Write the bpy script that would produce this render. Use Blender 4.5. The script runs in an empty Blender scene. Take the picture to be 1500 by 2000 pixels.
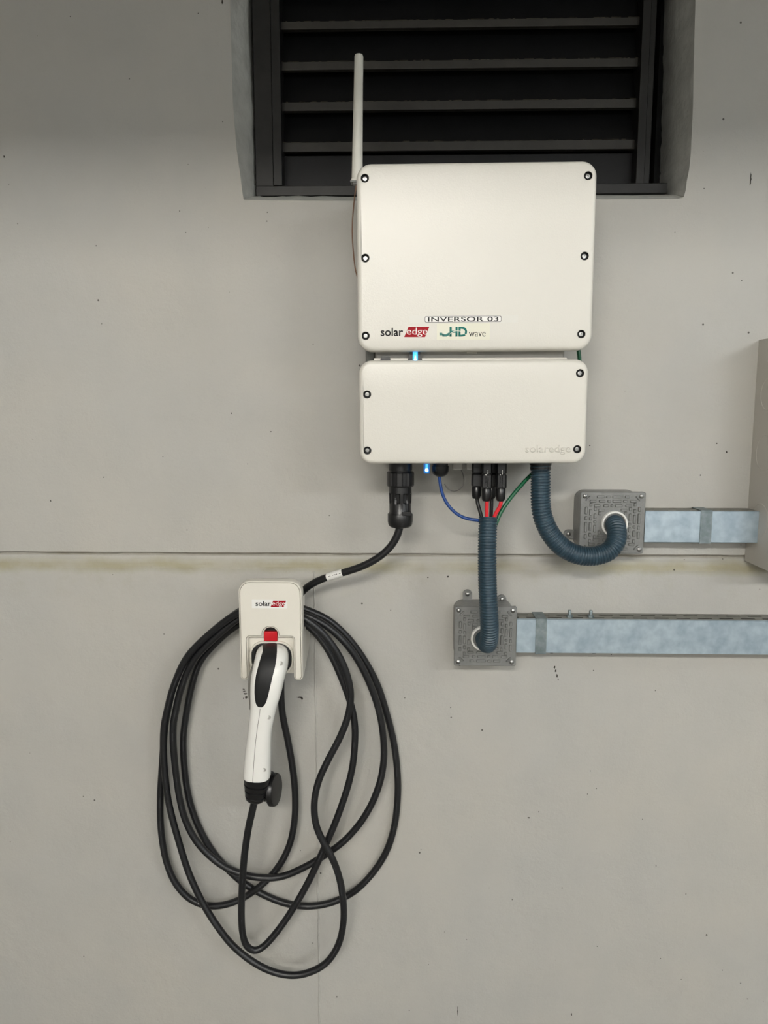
import bpy, bmesh, math, random
from mathutils import Vector, Matrix
random.seed(7)
R = math.radians
scene = bpy.context.scene
C = scene.collection

# ------------------------------------------------------------------ camera
FPX, CAM_D, CAM_Z, PITCH, YAW = 1500.0, 1.43, 1.50, 7.8, 1.5
cam_data = bpy.data.cameras.new('camera')
cam_data.sensor_fit = 'VERTICAL'; cam_data.sensor_height = 36.0
cam_data.lens = 36.0 * FPX / 2000.0
cam_data.clip_start = 0.02
cam = bpy.data.objects.new('camera', cam_data); C.objects.link(cam)
cam.location = (0, -CAM_D, CAM_Z)
cam.rotation_euler = (R(90 - PITCH), 0, R(YAW))
scene.camera = cam
CAM_M = cam.rotation_euler.to_matrix()
CAM_L = Vector(cam.location)

# ------------------------------------------------------------------ light
world = bpy.data.worlds.new('night'); scene.world = world
world.use_nodes = True
world.node_tree.nodes['Background'].inputs[0].default_value = (0.006, 0.008, 0.012, 1)
world.node_tree.nodes['Background'].inputs[1].default_value = 1.0
LAMPS = [  # x, y of the twin tubes' centre, gap between tubes, z, length, emission, colour, what sets it apart
    (-0.30, -3.10, 0.20, 2.50, 1.2, 158, (1.0, 0.96, 0.89), 'facing the holster behind the beam'),
    (2.30, -3.10, 0.20, 2.50, 1.2, 105, (0.97, 0.985, 1.0), 'right of the other one behind the beam'),
    (-1.9, -6.2, 0.20, 2.50, 1.5, 105, (1.0, 0.97, 0.92), 'added as fill on the left of the far row'),  # unseen far lamp added to raise the fill light
    (1.6, -6.2, 0.20, 2.50, 1.5, 105, (0.97, 0.98, 0.97), 'added as fill on the right of the far row'),  # its unseen neighbour, also added for fill
    (2.9, -1.5, 0.12, 2.56, 1.2, 32, (0.86, 0.95, 1.0), 'added as fill between the beam and the equipment wall'),  # weak cool lamp added to fill the upper wall and left reveal
]
scene.view_settings.view_transform = 'Standard'
scene.view_settings.look = 'None'
scene.view_settings.exposure = 0.0
scene.view_settings.gamma = 1.0
scene.view_settings.use_curve_mapping = False

# ------------------------------------------------------------------ helpers
def P(x, y, d=0.0):
    """photo pixel -> point on the vertical plane d metres in front of the wall"""
    v = CAM_M @ Vector(((x - 750) / FPX, -(y - 1000) / FPX, -1.0))
    t = (-d - CAM_L.y) / v.y
    return CAM_L + v * t

def lin(c):
    return tuple((u / 12.92 if u <= 0.04045 else ((u + 0.055) / 1.055) ** 2.4) for u in c)

def rgb(r, g, b):
    return lin((r / 255, g / 255, b / 255)) + (1,)

class MB:
    def __init__(s): s.v = []; s.f = []
    def add(s, vs, fs):
        o = len(s.v); s.v += [tuple(p) for p in vs]; s.f += [tuple(i + o for i in f) for f in fs]; return s
    def box(s, a, b):
        x0, y0, z0 = a; x1, y1, z1 = b
        return s.add([(x0, y0, z0), (x1, y0, z0), (x1, y1, z0), (x0, y1, z0), (x0, y0, z1), (x1, y0, z1), (x1, y1, z1), (x0, y1, z1)],
                     [(0, 3, 2, 1), (4, 5, 6, 7), (0, 1, 5, 4), (1, 2, 6, 5), (2, 3, 7, 6), (3, 0, 4, 7)])
    def loft(s, rings, cap0=True, cap1=True, closed=True):
        n = len(rings[0]); o = len(s.v)
        for r in rings: s.v += [tuple(p) for p in r]
        for k in range(len(rings) - 1):
            for i in range(n if closed else n - 1):
                j = (i + 1) % n
                s.f.append((o + k * n + i, o + k * n + j, o + (k + 1) * n + j, o + (k + 1) * n + i))
        if cap0: s.f.append(tuple(o + i for i in reversed(range(n))))
        if cap1: s.f.append(tuple(o + (len(rings) - 1) * n + i for i in range(n)))
        return s
    def lathe(s, c, axis, prof, n=24, sy=1.0):
        """prof: list of (distance along axis, radius)"""
        a = Vector(axis).normalized()
        u = a.orthogonal().normalized(); w = a.cross(u)
        rings = []
        for (t, r) in prof:
            q = Vector(c) + a * t
            rings.append([q + u * (r * math.cos(2 * math.pi * i / n)) + w * (r * sy * math.sin(2 * math.pi * i / n)) for i in range(n)])
        return s.loft(rings)
    def tube(s, pts, rad, n=12, caps=True):
        pts = [Vector(p) for p in pts]
        rings = []; prev = None
        for i, p in enumerate(pts):
            t = (pts[min(i + 1, len(pts) - 1)] - pts[max(i - 1, 0)]).normalized()
            if prev is None: u = t.orthogonal().normalized()
            else:
                u = prev - t * prev.dot(t)
                u.normalize()
            prev = u; w = t.cross(u)
            r = rad(i) if callable(rad) else rad
            rings.append([p + u * (r * math.cos(2 * math.pi * k / n)) + w * (r * math.sin(2 * math.pi * k / n)) for k in range(n)])
        return s.loft(rings, caps, caps)
    def build(s, name, mat, parent=None, smooth=False, angle=None, bevel=0, seg=2):
        me = bpy.data.meshes.new(name)
        me.from_pydata(s.v, [], s.f); me.validate()
        return link_mesh(name, me, mat, parent, smooth, bevel, seg)

def link_mesh(name, me, mat, parent=None, smooth=False, bevel=0, seg=2, recalc=True):
    if recalc:
        bm = bmesh.new(); bm.from_mesh(me)
        bmesh.ops.recalc_face_normals(bm, faces=bm.faces[:])
        if smooth:
            for f in bm.faces: f.smooth = True
            for e in bm.edges:
                if len(e.link_faces) == 2 and e.calc_face_angle(0) > R(38): e.smooth = False
        bm.to_mesh(me); bm.free()
    me.materials.append(mat)
    o = bpy.data.objects.new(name, me); C.objects.link(o)
    if bevel:
        b = o.modifiers.new('bevel', 'BEVEL'); b.width = bevel; b.segments = seg; b.limit_method = 'ANGLE'; b.angle_limit = R(40)
        for p in me.polygons: p.use_smooth = True
        b.harden_normals = True
    if parent is not None:
        par(o, parent)
    return o

def world_loc(o):
    l = Vector(o.location)
    while o.parent is not None:
        o = o.parent; l += Vector(o.location)
    return l

def par(o, parent):
    """meshes are written in world coordinates; keep them there below a translated parent"""
    o.parent = parent
    o.location = Vector(o.location) - world_loc(parent)

def empty(name, loc, label=None, cat=None, group=None, kind=None):
    o = bpy.data.objects.new(name, None); C.objects.link(o); o.location = loc
    o.empty_display_size = 0.05
    return tag(o, label, cat, group, kind)

def tag(o, label=None, cat=None, group=None, kind=None):
    if label: o['label'] = label
    if cat: o['category'] = cat
    if group: o['group'] = group
    if kind: o['kind'] = kind
    return o

def catmull(pts, step=0.006):
    pts = [Vector(p) for p in pts]
    q = [pts[0] * 2 - pts[1]] + pts + [pts[-1] * 2 - pts[-2]]
    out = []
    for i in range(1, len(q) - 2):
        p0, p1, p2, p3 = q[i - 1], q[i], q[i + 1], q[i + 2]
        n = max(2, int((p2 - p1).length / step))
        for k in range(n):
            t = k / n
            out.append(0.5 * ((2 * p1) + (p2 - p0) * t + (2 * p0 - 5 * p1 + 4 * p2 - p3) * t * t + (3 * p1 - p0 - 3 * p2 + p3) * t ** 3))
    out.append(pts[-1]); return out

def resample(pts, step):
    out = [pts[0]]; acc = 0
    for a, b in zip(pts, pts[1:]):
        L = (b - a).length; t = step - acc
        while t <= L:
            out.append(a.lerp(b, t / L)); t += step
        acc = (acc + L) % step if L else acc
    return out

def smooth_pts(pts, it=6):
    for _ in range(it):
        pts = [pts[0]] + [(pts[i - 1] + pts[i] * 2 + pts[i + 1]) / 4 for i in range(1, len(pts) - 1)] + [pts[-1]]
    return pts

def rrect(cx, cz, w, h, r, n=6, rot=0.0):
    """rounded rectangle in X-Z, counter-clockwise seen from the camera"""
    out = []
    r = max(r, 1e-5)
    for (sx, sz, a0) in ((1, 1, 0), (-1, 1, 90), (-1, -1, 180), (1, -1, 270)):
        for k in range(n + 1):
            a = R(a0 + 90 * k / n)
            out.append((sx * (w / 2 - r) + r * math.cos(a), sz * (h / 2 - r) + r * math.sin(a)))
    c, s = math.cos(rot), math.sin(rot)
    return [(cx + x * c - z * s, cz + x * s + z * c) for x, z in out]

def slab(mb, cx, cz, w, h, r, levels, n=6, rot=0.0, cap0=True, cap1=True):
    """loft of rounded rectangles; levels = (inset, depth in front of wall)"""
    rings = [[(x, -d, z) for x, z in rrect(cx, cz, w - 2 * i, h - 2 * i, r - i, n, rot)] for i, d in levels]
    return mb.loft(rings, cap0, cap1)

def fill_holes(outer, holes, y):
    """flat face at y with holes -> verts, faces"""
    bm = bmesh.new(); es = []
    for loop in [outer] + holes:
        vs = [bm.verts.new((x, y, z)) for x, z in loop]
        es += [bm.edges.new((vs[i], vs[(i + 1) % len(vs)])) for i in range(len(vs))]
    bmesh.ops.triangle_fill(bm, use_beauty=True, use_dissolve=False, edges=es)
    bm.verts.index_update()
    V = [tuple(v.co) for v in bm.verts]; F = [tuple(v.index for v in f.verts) for f in bm.faces]
    bm.free(); return V, F

def circle(cx, cz, r, n=24):
    return [(cx + r * math.cos(2 * math.pi * i / n), cz + r * math.sin(2 * math.pi * i / n)) for i in range(n)]

def text_mesh(body, box, d, extrude=0.0002, weight=0.0, name='lettering', mat=None, parent=None, shear=0.0, spacing=1.0, rot=0.0):
    """lettering fitted into box = (x0, x1, z0, z1), baseline box incl. glyph bounds, on plane d"""
    cu = bpy.data.curves.new(name, 'FONT'); cu.body = body; cu.size = 1.0; cu.extrude = 0.0; cu.offset = weight
    cu.shear = shear; cu.space_character = spacing; cu.resolution_u = 4
    o = bpy.data.objects.new(name + '_tmp', cu); C.objects.link(o)
    dg = bpy.context.evaluated_depsgraph_get()
    me = bpy.data.meshes.new_from_object(o.evaluated_get(dg))
    bpy.data.objects.remove(o); bpy.data.curves.remove(cu)
    xs = [v.co.x for v in me.vertices]; ys = [v.co.y for v in me.vertices]
    ax, bx, ay, by = min(xs), max(xs), min(ys), max(ys)
    x0, x1, z0, z1 = box
    bm = bmesh.new(); bm.from_mesh(me); bpy.data.meshes.remove(me)
    bmesh.ops.remove_doubles(bm, verts=bm.verts[:], dist=1e-5)
    cx, cz = (x0 + x1) / 2, (z0 + z1) / 2
    for v in bm.verts:
        X = x0 + (v.co.x - ax) / (bx - ax) * (x1 - x0); Z = z0 + (v.co.y - ay) / (by - ay) * (z1 - z0)
        dx, dz = X - cx, Z - cz
        v.co = (cx + dx * math.cos(rot) - dz * math.sin(rot), -d - extrude, cz + dx * math.sin(rot) + dz * math.cos(rot))
    ext = bmesh.ops.extrude_face_region(bm, geom=bm.faces[:])
    for g in ext['geom']:
        if isinstance(g, bmesh.types.BMVert): g.co.y = -d + 0.0001
    me = bpy.data.meshes.new(name); bm.to_mesh(me); bm.free()
    return link_mesh(name, me, mat, parent)

def pbox(x0, x1, y0, y1, d):
    a = P(x0, y1, d); b = P(x1, y0, d)
    return (a.x, b.x, a.z, b.z)

# ------------------------------------------------------------------ materials
def mat(name, col, rough=0.5, metal=0.0, noise=0.0, nscale=20.0, bump=0.0, bscale=60.0, spec=0.5, emit=None, estr=0.0, trans=0.0, col2=None, coat=0.0):
    m = bpy.data.materials.new(name); m.use_nodes = True
    nt = m.node_tree; b = nt.nodes['Principled BSDF']
    b.inputs['Roughness'].default_value = rough; b.inputs['Metallic'].default_value = metal
    b.inputs['Specular IOR Level'].default_value = spec
    b.inputs['Transmission Weight'].default_value = trans
    b.inputs['Coat Weight'].default_value = coat
    co = nt.nodes.new('ShaderNodeTexCoord')
    if noise or col2:
        n = nt.nodes.new('ShaderNodeTexNoise'); n.inputs['Scale'].default_value = nscale; n.inputs['Detail'].default_value = 6
        nt.links.new(co.outputs['Object'], n.inputs['Vector'])
        mx = nt.nodes.new('ShaderNodeMix'); mx.data_type = 'RGBA'
        rp = nt.nodes.new('ShaderNodeValToRGB'); rp.color_ramp.elements[0].position = 0.3; rp.color_ramp.elements[1].position = 0.7
        nt.links.new(n.outputs[0], rp.inputs[0]); nt.links.new(rp.outputs[0], mx.inputs[0])
        c2 = col2 or tuple(c * (1 - noise) for c in col[:3]) + (1,)
        mx.inputs[6].default_value = col; mx.inputs[7].default_value = c2
        nt.links.new(mx.outputs[2], b.inputs['Base Color'])
    else:
        b.inputs['Base Color'].default_value = col
    if bump:
        n2 = nt.nodes.new('ShaderNodeTexNoise'); n2.inputs['Scale'].default_value = bscale; n2.inputs['Detail'].default_value = 4
        nt.links.new(co.outputs['Object'], n2.inputs['Vector'])
        bp = nt.nodes.new('ShaderNodeBump'); bp.inputs['Strength'].default_value = bump; bp.inputs['Distance'].default_value = 0.002
        nt.links.new(n2.outputs[0], bp.inputs['Height']); nt.links.new(bp.outputs[0], b.inputs['Normal'])
    if emit:
        b.inputs['Emission Color'].default_value = emit; b.inputs['Emission Strength'].default_value = estr
    return m

def wall_material():
    m = bpy.data.materials.new('painted_wall'); m.use_nodes = True
    nt = m.node_tree; N = nt.nodes; L = nt.links
    b = N['Principled BSDF']; b.inputs['Roughness'].default_value = 0.62; b.inputs['Specular IOR Level'].default_value = 0.3
    geo = N.new('ShaderNodeNewGeometry'); pos = geo.outputs['Position']
    def noise(scale, detail=5, vec=pos, rough=0.6):
        n = N.new('ShaderNodeTexNoise'); n.inputs['Scale'].default_value = scale; n.inputs['Detail'].default_value = detail
        n.inputs['Roughness'].default_value = rough
        L.new(vec, n.inputs['Vector']); return n.outputs[0]
    def ramp(v, a, c):
        r = N.new('ShaderNodeMapRange'); r.inputs[1].default_value = a; r.inputs[2].default_value = c; r.clamp = True
        L.new(v, r.inputs[0]); return r.outputs[0]
    def mix(fac, c1, c2):
        x = N.new('ShaderNodeMix'); x.data_type = 'RGBA'
        if hasattr(fac, 'links'): L.new(fac, x.inputs[0])
        else: x.inputs[0].default_value = fac
        for k, c in ((6, c1), (7, c2)):
            if hasattr(c, 'links'): L.new(c, x.inputs[k])
            else: x.inputs[k].default_value = c
        return x.outputs[2]
    def math_(op, a, c):
        x = N.new('ShaderNodeMath'); x.operation = op
        for k, v in ((0, a), (1, c)):
            if hasattr(v, 'links'): L.new(v, x.inputs[k])
            else: x.inputs[k].default_value = v
        return x.outputs[0]
    base = mix(ramp(noise(2.2), 0.35, 0.65), WALL_A, WALL_B)
    base = mix(math_('MULTIPLY', ramp(noise(9, 7), 0.45, 0.75), 0.35), base, WALL_C)
    # yellowish drip stain along the groove
    sep = N.new('ShaderNodeSeparateXYZ'); L.new(pos, sep.inputs[0])
    wob = math_('MULTIPLY', math_('SUBTRACT', noise(14), 0.5), 0.022)
    zz = math_('ADD', sep.outputs[2], wob)
    band = N.new('ShaderNodeMapRange'); band.interpolation_type = 'SMOOTHSTEP'
    dist = math_('ABSOLUTE', math_('SUBTRACT', zz, GZ0 - 0.026), 0.0)
    st = ramp(dist, 0.017, 0.003)
    st = math_('MULTIPLY', st, ramp(noise(6), 0.25, 0.6))
    base = mix(math_('MULTIPLY', st, 0.75), base, STAIN)
    # darker grey-brown band in the groove under its upper lip
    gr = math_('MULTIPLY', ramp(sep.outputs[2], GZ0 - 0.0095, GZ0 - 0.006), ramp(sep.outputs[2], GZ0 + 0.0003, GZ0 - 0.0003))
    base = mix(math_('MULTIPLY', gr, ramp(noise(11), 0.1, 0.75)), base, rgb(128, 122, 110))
    # pale damp bloom below the groove
    d2 = ramp(math_('ABSOLUTE', math_('SUBTRACT', zz, GZ0 - 0.05), 0.0), 0.05, 0.0)
    base = mix(math_('MULTIPLY', math_('MULTIPLY', d2, ramp(noise(25), 0.5, 0.8)), 0.3), base, STAIN)
    # sparse specks
    for sc, th, k in ((26.0, 0.036, 0.84), (60.0, 0.05, 0.93)):
        vo = N.new('ShaderNodeTexVoronoi'); vo.inputs['Scale'].default_value = sc; L.new(pos, vo.inputs['Vector'])
        wn = N.new('ShaderNodeTexWhiteNoise'); L.new(vo.outputs['Position'], wn.inputs['Vector'])
        dot = math_('MULTIPLY', ramp(vo.outputs['Distance'], th * 1.6, th), ramp(wn.outputs['Value'], k, k + 0.01))
        base = mix(math_('MULTIPLY', dot, 0.85), base, (0.03, 0.026, 0.02, 1))
    L.new(base, b.inputs['Base Color'])
    bp = N.new('ShaderNodeBump'); bp.inputs['Strength'].default_value = 0.35; bp.inputs['Distance'].default_value = 0.002
    bp2 = N.new('ShaderNodeBump'); bp2.inputs['Strength'].default_value = 0.5; bp2.inputs['Distance'].default_value = 0.012
    L.new(noise(7, 3), bp2.inputs['Height'])
    L.new(noise(170, 4), bp.inputs['Height']); L.new(bp2.outputs[0], bp.inputs['Normal']); L.new(bp.outputs[0], b.inputs['Normal'])
    return m

GZ0 = P(700, 1080, 0).z        # upper lip of the groove
GZ1 = P(700, 1112, 0).z        # lower end
WALL_A = rgb(175, 172, 164); WALL_B = rgb(170, 169, 164); WALL_C = rgb(163, 162, 156)
STAIN = rgb(148, 142, 112)
M_WALL = wall_material()
M_REVEAL = mat('rough_plaster', rgb(196, 196, 190), 0.8, noise=0.2, nscale=35, bump=0.8, bscale=90, spec=0.2)
M_PLAIN = mat('plain_paint', rgb(196, 196, 194), 0.8, noise=0.05, nscale=4)
M_FLOOR = mat('concrete_floor', rgb(140, 138, 132), 0.7, noise=0.2, nscale=6, bump=0.2)
M_COVER = mat('cream_powder_coat', rgb(208, 205, 196), 0.33, noise=0.015, nscale=9, bump=0.12, bscale=450, spec=0.45)
M_BODY = mat('grey_casting', rgb(178, 176, 170), 0.5, noise=0.08, nscale=30)
M_BODYD = mat('grey_bracket', rgb(120, 122, 118), 0.5, noise=0.08, nscale=30)
M_WHITE = mat('white_plastic', rgb(217, 213, 202), 0.38, noise=0.01, nscale=12)
M_GLOSSW = mat('gloss_white_plastic', rgb(238, 237, 232), 0.2, noise=0.01, nscale=12, coat=0.4)
M_BLACK = mat('black_plastic', rgb(12, 12, 14), 0.33, noise=0.15, nscale=40)
M_GRIP = mat('black_rubber_grip', rgb(5, 6, 8), 0.6, noise=0.1, nscale=40)
M_RUBBER = mat('black_rubber_cable', rgb(17, 18, 21), 0.40, noise=0.2, nscale=60, bump=0.15, bscale=200)
M_STEEL = mat('screw_steel', rgb(150, 150, 148), 0.32, 1.0, noise=0.2, nscale=200)
M_DARK = mat('dark_cavity', rgb(10, 10, 10), 0.7, noise=0.1, nscale=40)
M_LABEL = mat('sticker_vinyl', rgb(226, 225, 221), 0.4, noise=0.01, nscale=30)
M_LABELY = mat('sticker_cream', rgb(214, 212, 194), 0.4, noise=0.01, nscale=30)
M_INK = mat('black_ink', rgb(22, 22, 24), 0.5, noise=0.05, nscale=40)
M_RED = mat('red_print', rgb(150, 4, 24), 0.6, spec=0.2, noise=0.03, nscale=40)
M_REDB = mat('red_button', rgb(190, 12, 28), 0.3, noise=0.03, nscale=40)
M_GREENP = mat('teal_print', rgb(12, 112, 102), 0.5, noise=0.05, nscale=40)
M_WINK = mat('white_print', rgb(240, 238, 234), 0.5, noise=0.01, nscale=40)
M_CONDUIT = mat('blue_grey_conduit', rgb(40, 61, 73), 0.36, noise=0.12, nscale=50, spec=0.5)
M_GALV = mat('galvanised_steel', rgb(196, 212, 222), 0.33, 0.7, nscale=55, col2=rgb(164, 182, 196), bump=0.06, bscale=120)
M_GALVD = mat('galvanised_strip', rgb(140, 150, 152), 0.5, 0.7, nscale=90, col2=rgb(104, 116, 120))
M_DUCT = mat('slotted_steel_channel', rgb(134, 133, 126), 0.55, 0.3, noise=0.2, nscale=60)
M_CAST = mat('cast_aluminium', rgb(128, 129, 127), 0.33, 0.3, noise=0.22, nscale=50, bump=0.25, bscale=300)
M_RED_W = mat('red_wire', rgb(205, 30, 40), 0.4, noise=0.04, nscale=40)
M_BLUE_W = mat('blue_wire', rgb(18, 60, 124), 0.4, noise=0.08, nscale=40)
M_GREEN_W = mat('green_wire', rgb(16, 88, 56), 0.4, noise=0.08, nscale=40)
M_GREY_W = mat('grey_wire', rgb(84, 82, 78), 0.5, noise=0.08, nscale=40)
M_BROWN_W = mat('brown_wire', rgb(122, 92, 72), 0.5, noise=0.08, nscale=40)
M_ANT = mat('antenna_white', rgb(226, 224, 214), 0.5, noise=0.05, nscale=30)
M_FRAME = mat('black_aluminium', rgb(34, 33, 31), 0.42, 0.3, noise=0.35, nscale=25, spec=0.4)
M_SLAT = mat('dark_louver', rgb(9, 9, 11), 0.5, noise=0.3, nscale=25, spec=0.3)
M_LIP = mat('louver_lip', rgb(50, 47, 42), 0.45, 0.2, noise=0.3, nscale=30)
M_DUST = mat('grey_dust', rgb(76, 70, 60), 0.95, noise=0.4, nscale=60)
M_CAB = mat('grey_cabinet_paint', rgb(186, 182, 174), 0.5, noise=0.03, nscale=10)
M_LED = mat('blue_led', rgb(60, 170, 255), 0.2, emit=(0.08, 0.45, 1.0, 1), estr=1.3)
M_LEDC = mat('blue_led_core', rgb(200, 240, 255), 0.2, emit=(0.35, 0.85, 1.0, 1), estr=5.0)
M_LENS = mat('blue_lens', rgb(30, 70, 130), 0.15, emit=(0.02, 0.16, 0.5, 1), estr=0.7)
M_SMUDGE = mat('dark_smudge', rgb(58, 54, 48), 0.9, noise=0.4, nscale=200)

# ------------------------------------------------------------------ room
RX0, RX1, RY0, RH = -4.2, 4.2, -8.0, 2.65
def build_wall():
    mb = MB()
    hole_px = [(449, -260), (449.5, 0), (453, 120), (455, 200), (462, 290), (469, 340), (473, 372), (476, 390), (560, 391.5), (700, 392), (900, 391), (1100, 389.5),
               (1325, 388), (1335, 385), (1339, 372), (1341, 355), (1346, 330), (1349, 300), (1353, 220), (1355, 120), (1358, 0), (1360, -260)]
    deep_px = [(479, -260), (480, 0), (485, 120), (488.5, 200), (491, 290), (493, 340), (494, 368), (495, 384), (560, 383), (700, 384.5), (900, 384), (1100, 382),
               (1305, 381), (1314, 380), (1317, 372), (1318.5, 355), (1319.5, 330), (1320.5, 300), (1323, 220), (1326, 120), (1329, 0), (1332, -260)]
    hole = [(p.x, p.z) for p in (P(x, y, 0) for x, y in hole_px)]
    deep = [P(x, y, -0.05) for x, y in deep_px]
    # upper wall with the opening, lower wall, groove between them
    V, F = fill_holes([(RX0, GZ0), (RX1, GZ0), (RX1, RH), (RX0, RH)], [hole], 0.0); mb.add(V, F)
    n = 900
    prof = [(0.0, 0.0), (0.03, 0.0008), (0.08, 0.0055), (0.16, 0.0078), (0.26, 0.0080), (0.36, 0.0062), (0.5, 0.0040), (0.64, 0.0026), (0.78, 0.0018), (0.9, 0.0005), (1.0, 0.0)]
    rnd = random.Random(3)
    def wob(seed, fr):
        ph = [rnd.uniform(0, 6.28) for _ in range(5)]
        return lambda x: sum(math.sin(x * fr * (k + 1) * 1.7 + ph[k]) / (k + 1) for k in range(5)) / 2.2
    w1, w2, w3 = wob(1, 6), wob(2, 14), wob(3, 40)
    rings = []
    for i in range(n + 1):
        x = RX0 + (RX1 - RX0) * i / n
        ring = []
        for k, (t, y) in enumerate(prof):
            edge = (0 < k < len(prof) - 1)
            z = GZ0 + (GZ1 - GZ0) * t + (0.0012 * w2(x) + 0.0006 * w3(x) if edge else 0)
            yy = y * (1 + 0.25 * w1(x) + 0.12 * w3(x)) if edge else 0
            ring.append((x, yy, z))
        rings.append(ring)
    mb.loft(rings, False, False, closed=False)
    mb.add([(RX0, 0, GZ1), (RX1, 0, GZ1), (RX1, 0, 0), (RX0, 0, 0)], [(0, 1, 2, 3)])
    V, F = fill_holes([(RX0, 0), (RX1, 0), (RX1, RH), (RX0, RH)], [hole], 0.18); mb.add(V, F)
    o = mb.build('wall_back', M_WALL)
    # normals of the front face must look at the room
    for p in o.data.polygons:
        if abs(p.center.y) < 0.02 and p.normal.y > 0: p.flip()
    tag(o, kind='structure', label='pale grey painted plaster wall with a stained horizontal groove', cat='wall')
    # plastered reveal of the opening (closed at the wall face, rough edges)
    rv = MB()
    rr = random.Random(5)
    A = [Vector((x, -0.0005, z)) for x, z in hole]; B = list(deep)
    def dens(ps, m=6):
        out = []
        for a, b in zip(ps, ps[1:]):
            out += [a.lerp(b, k / m) for k in range(m)]
        return out + [ps[-1]]
    A = dens(A); B = dens(B)
    rows = []
    for t in (0, 0.1, 0.35, 0.65, 1.0, 2.1):
        row = []
        for i, (a, b) in enumerate(zip(A, B)):
            j = 0.0 if t == 0 else 0.0012
            if t <= 1: q = a.lerp(b, t)
            else: q = Vector((b.x, 0.18, b.z))
            row.append(q + Vector((rr.uniform(-j, j), 0, rr.uniform(-j, j))))
        rows.append(row)
    rv.loft(rows, False, False, closed=False)
    r = rv.build('window_reveal', M_REVEAL, o, smooth=True)
    return o
wall_back = build_wall()

mb = MB().box((RX0, RY0, -0.1), (RX1, 0.18, 0)); tag(mb.build('floor', M_FLOOR), 'grey concrete garage floor below the wall', 'floor', kind='structure')
mb = MB().box((RX0, RY0, RH), (RX1, 0.18, RH + 0.1)); tag(mb.build('ceiling', M_PLAIN), 'pale ceiling above the equipment wall', 'ceiling', kind='structure')
mb = MB().box((RX0 - 0.1, RY0, 0), (RX0, 0.18, RH)); tag(mb.build('wall_left', M_PLAIN), 'plain pale side wall on the left', 'wall', kind='structure')
mb = MB().box((RX1, RY0, 0), (RX1 + 0.1, 0.18, RH)); tag(mb.build('wall_right', M_PLAIN), 'plain pale side wall on the right', 'wall', kind='structure')
mb = MB().box((RX0, RY0 - 0.1, 0), (RX1, RY0, RH)); tag(mb.build('wall_front', M_PLAIN), 'plain pale wall behind the viewer', 'wall', kind='structure')

# vertical plaster joint below the groove: small raised bead
def seam():
    mb = MB(); rr = random.Random(9)
    a = P(613.5, 1135, 0); b = P(624.5, 2000, 0)
    n = 260; rings = []
    zt, zb = GZ1 - 0.004, 0.0
    x0 = (P(614, 1342, 0).x + b.x) / 2
    jx = 0
    for i in range(n + 1):
        z = zt + (zb - zt) * i / n
        jx = jx * 0.9 + rr.uniform(-0.0005, 0.0005)
        w = 0.0022 + rr.uniform(-0.0003, 0.0003); h = 0.0018 + rr.uniform(-0.0003, 0.0004)
        rings.append([(x0 + jx - w, 0.0008, z), (x0 + jx - w * 0.5, -0.0002, z), (x0 + jx + w * 0.1, -h, z), (x0 + jx + w * 0.6, -h * 0.9, z), (x0 + jx + w * 1.4, 0.0003, z)])
    mb.loft(rings, False, False, closed=False)
    tag(mb.build('trim_1', M_WALL, smooth=True), 'thin vertical plaster joint running down from the groove', 'wall joint', kind='structure')
seam()

# concrete beam across the ceiling between the lamps and the wall
BEAM_Y = -2.1
BEAM_Z = P(200, 232).z + (2.50 - P(200, 232).z) * (-BEAM_Y / 3.10)
tag(MB().box((RX0, BEAM_Y - 0.2, BEAM_Z), (RX1, BEAM_Y, RH)).build('ceiling_beam', M_PLAIN), 'deep concrete beam crossing under the ceiling', 'beam', kind='structure')
# ceiling lamps (out of frame, they light the place, some added as fill): two tubes to a fixture
for (x, yc, gap, z, ln, e, col, what) in LAMPS:
    t = empty('ceiling_lamp', (x, yc, RH), f'twin tube lamp under the ceiling, {what}', 'lamp', 'tube lamps on the ceiling')
    MB().box((x - ln / 2 - 0.04, yc - gap / 2 - 0.05, z + 0.045), (x + ln / 2 + 0.04, yc + gap / 2 + 0.05, RH)).build('housing', M_PLAIN, t)
    me = mat('lamp_tube', (1, 1, 1, 1), 0.4, emit=col + (1,), estr=e)
    for y in (yc - gap / 2, yc + gap / 2):
        MB().tube([(x - ln / 2, y, z), (x + ln / 2, y, z)], 0.02, 12).build('tube', me, t, smooth=True)

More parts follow.
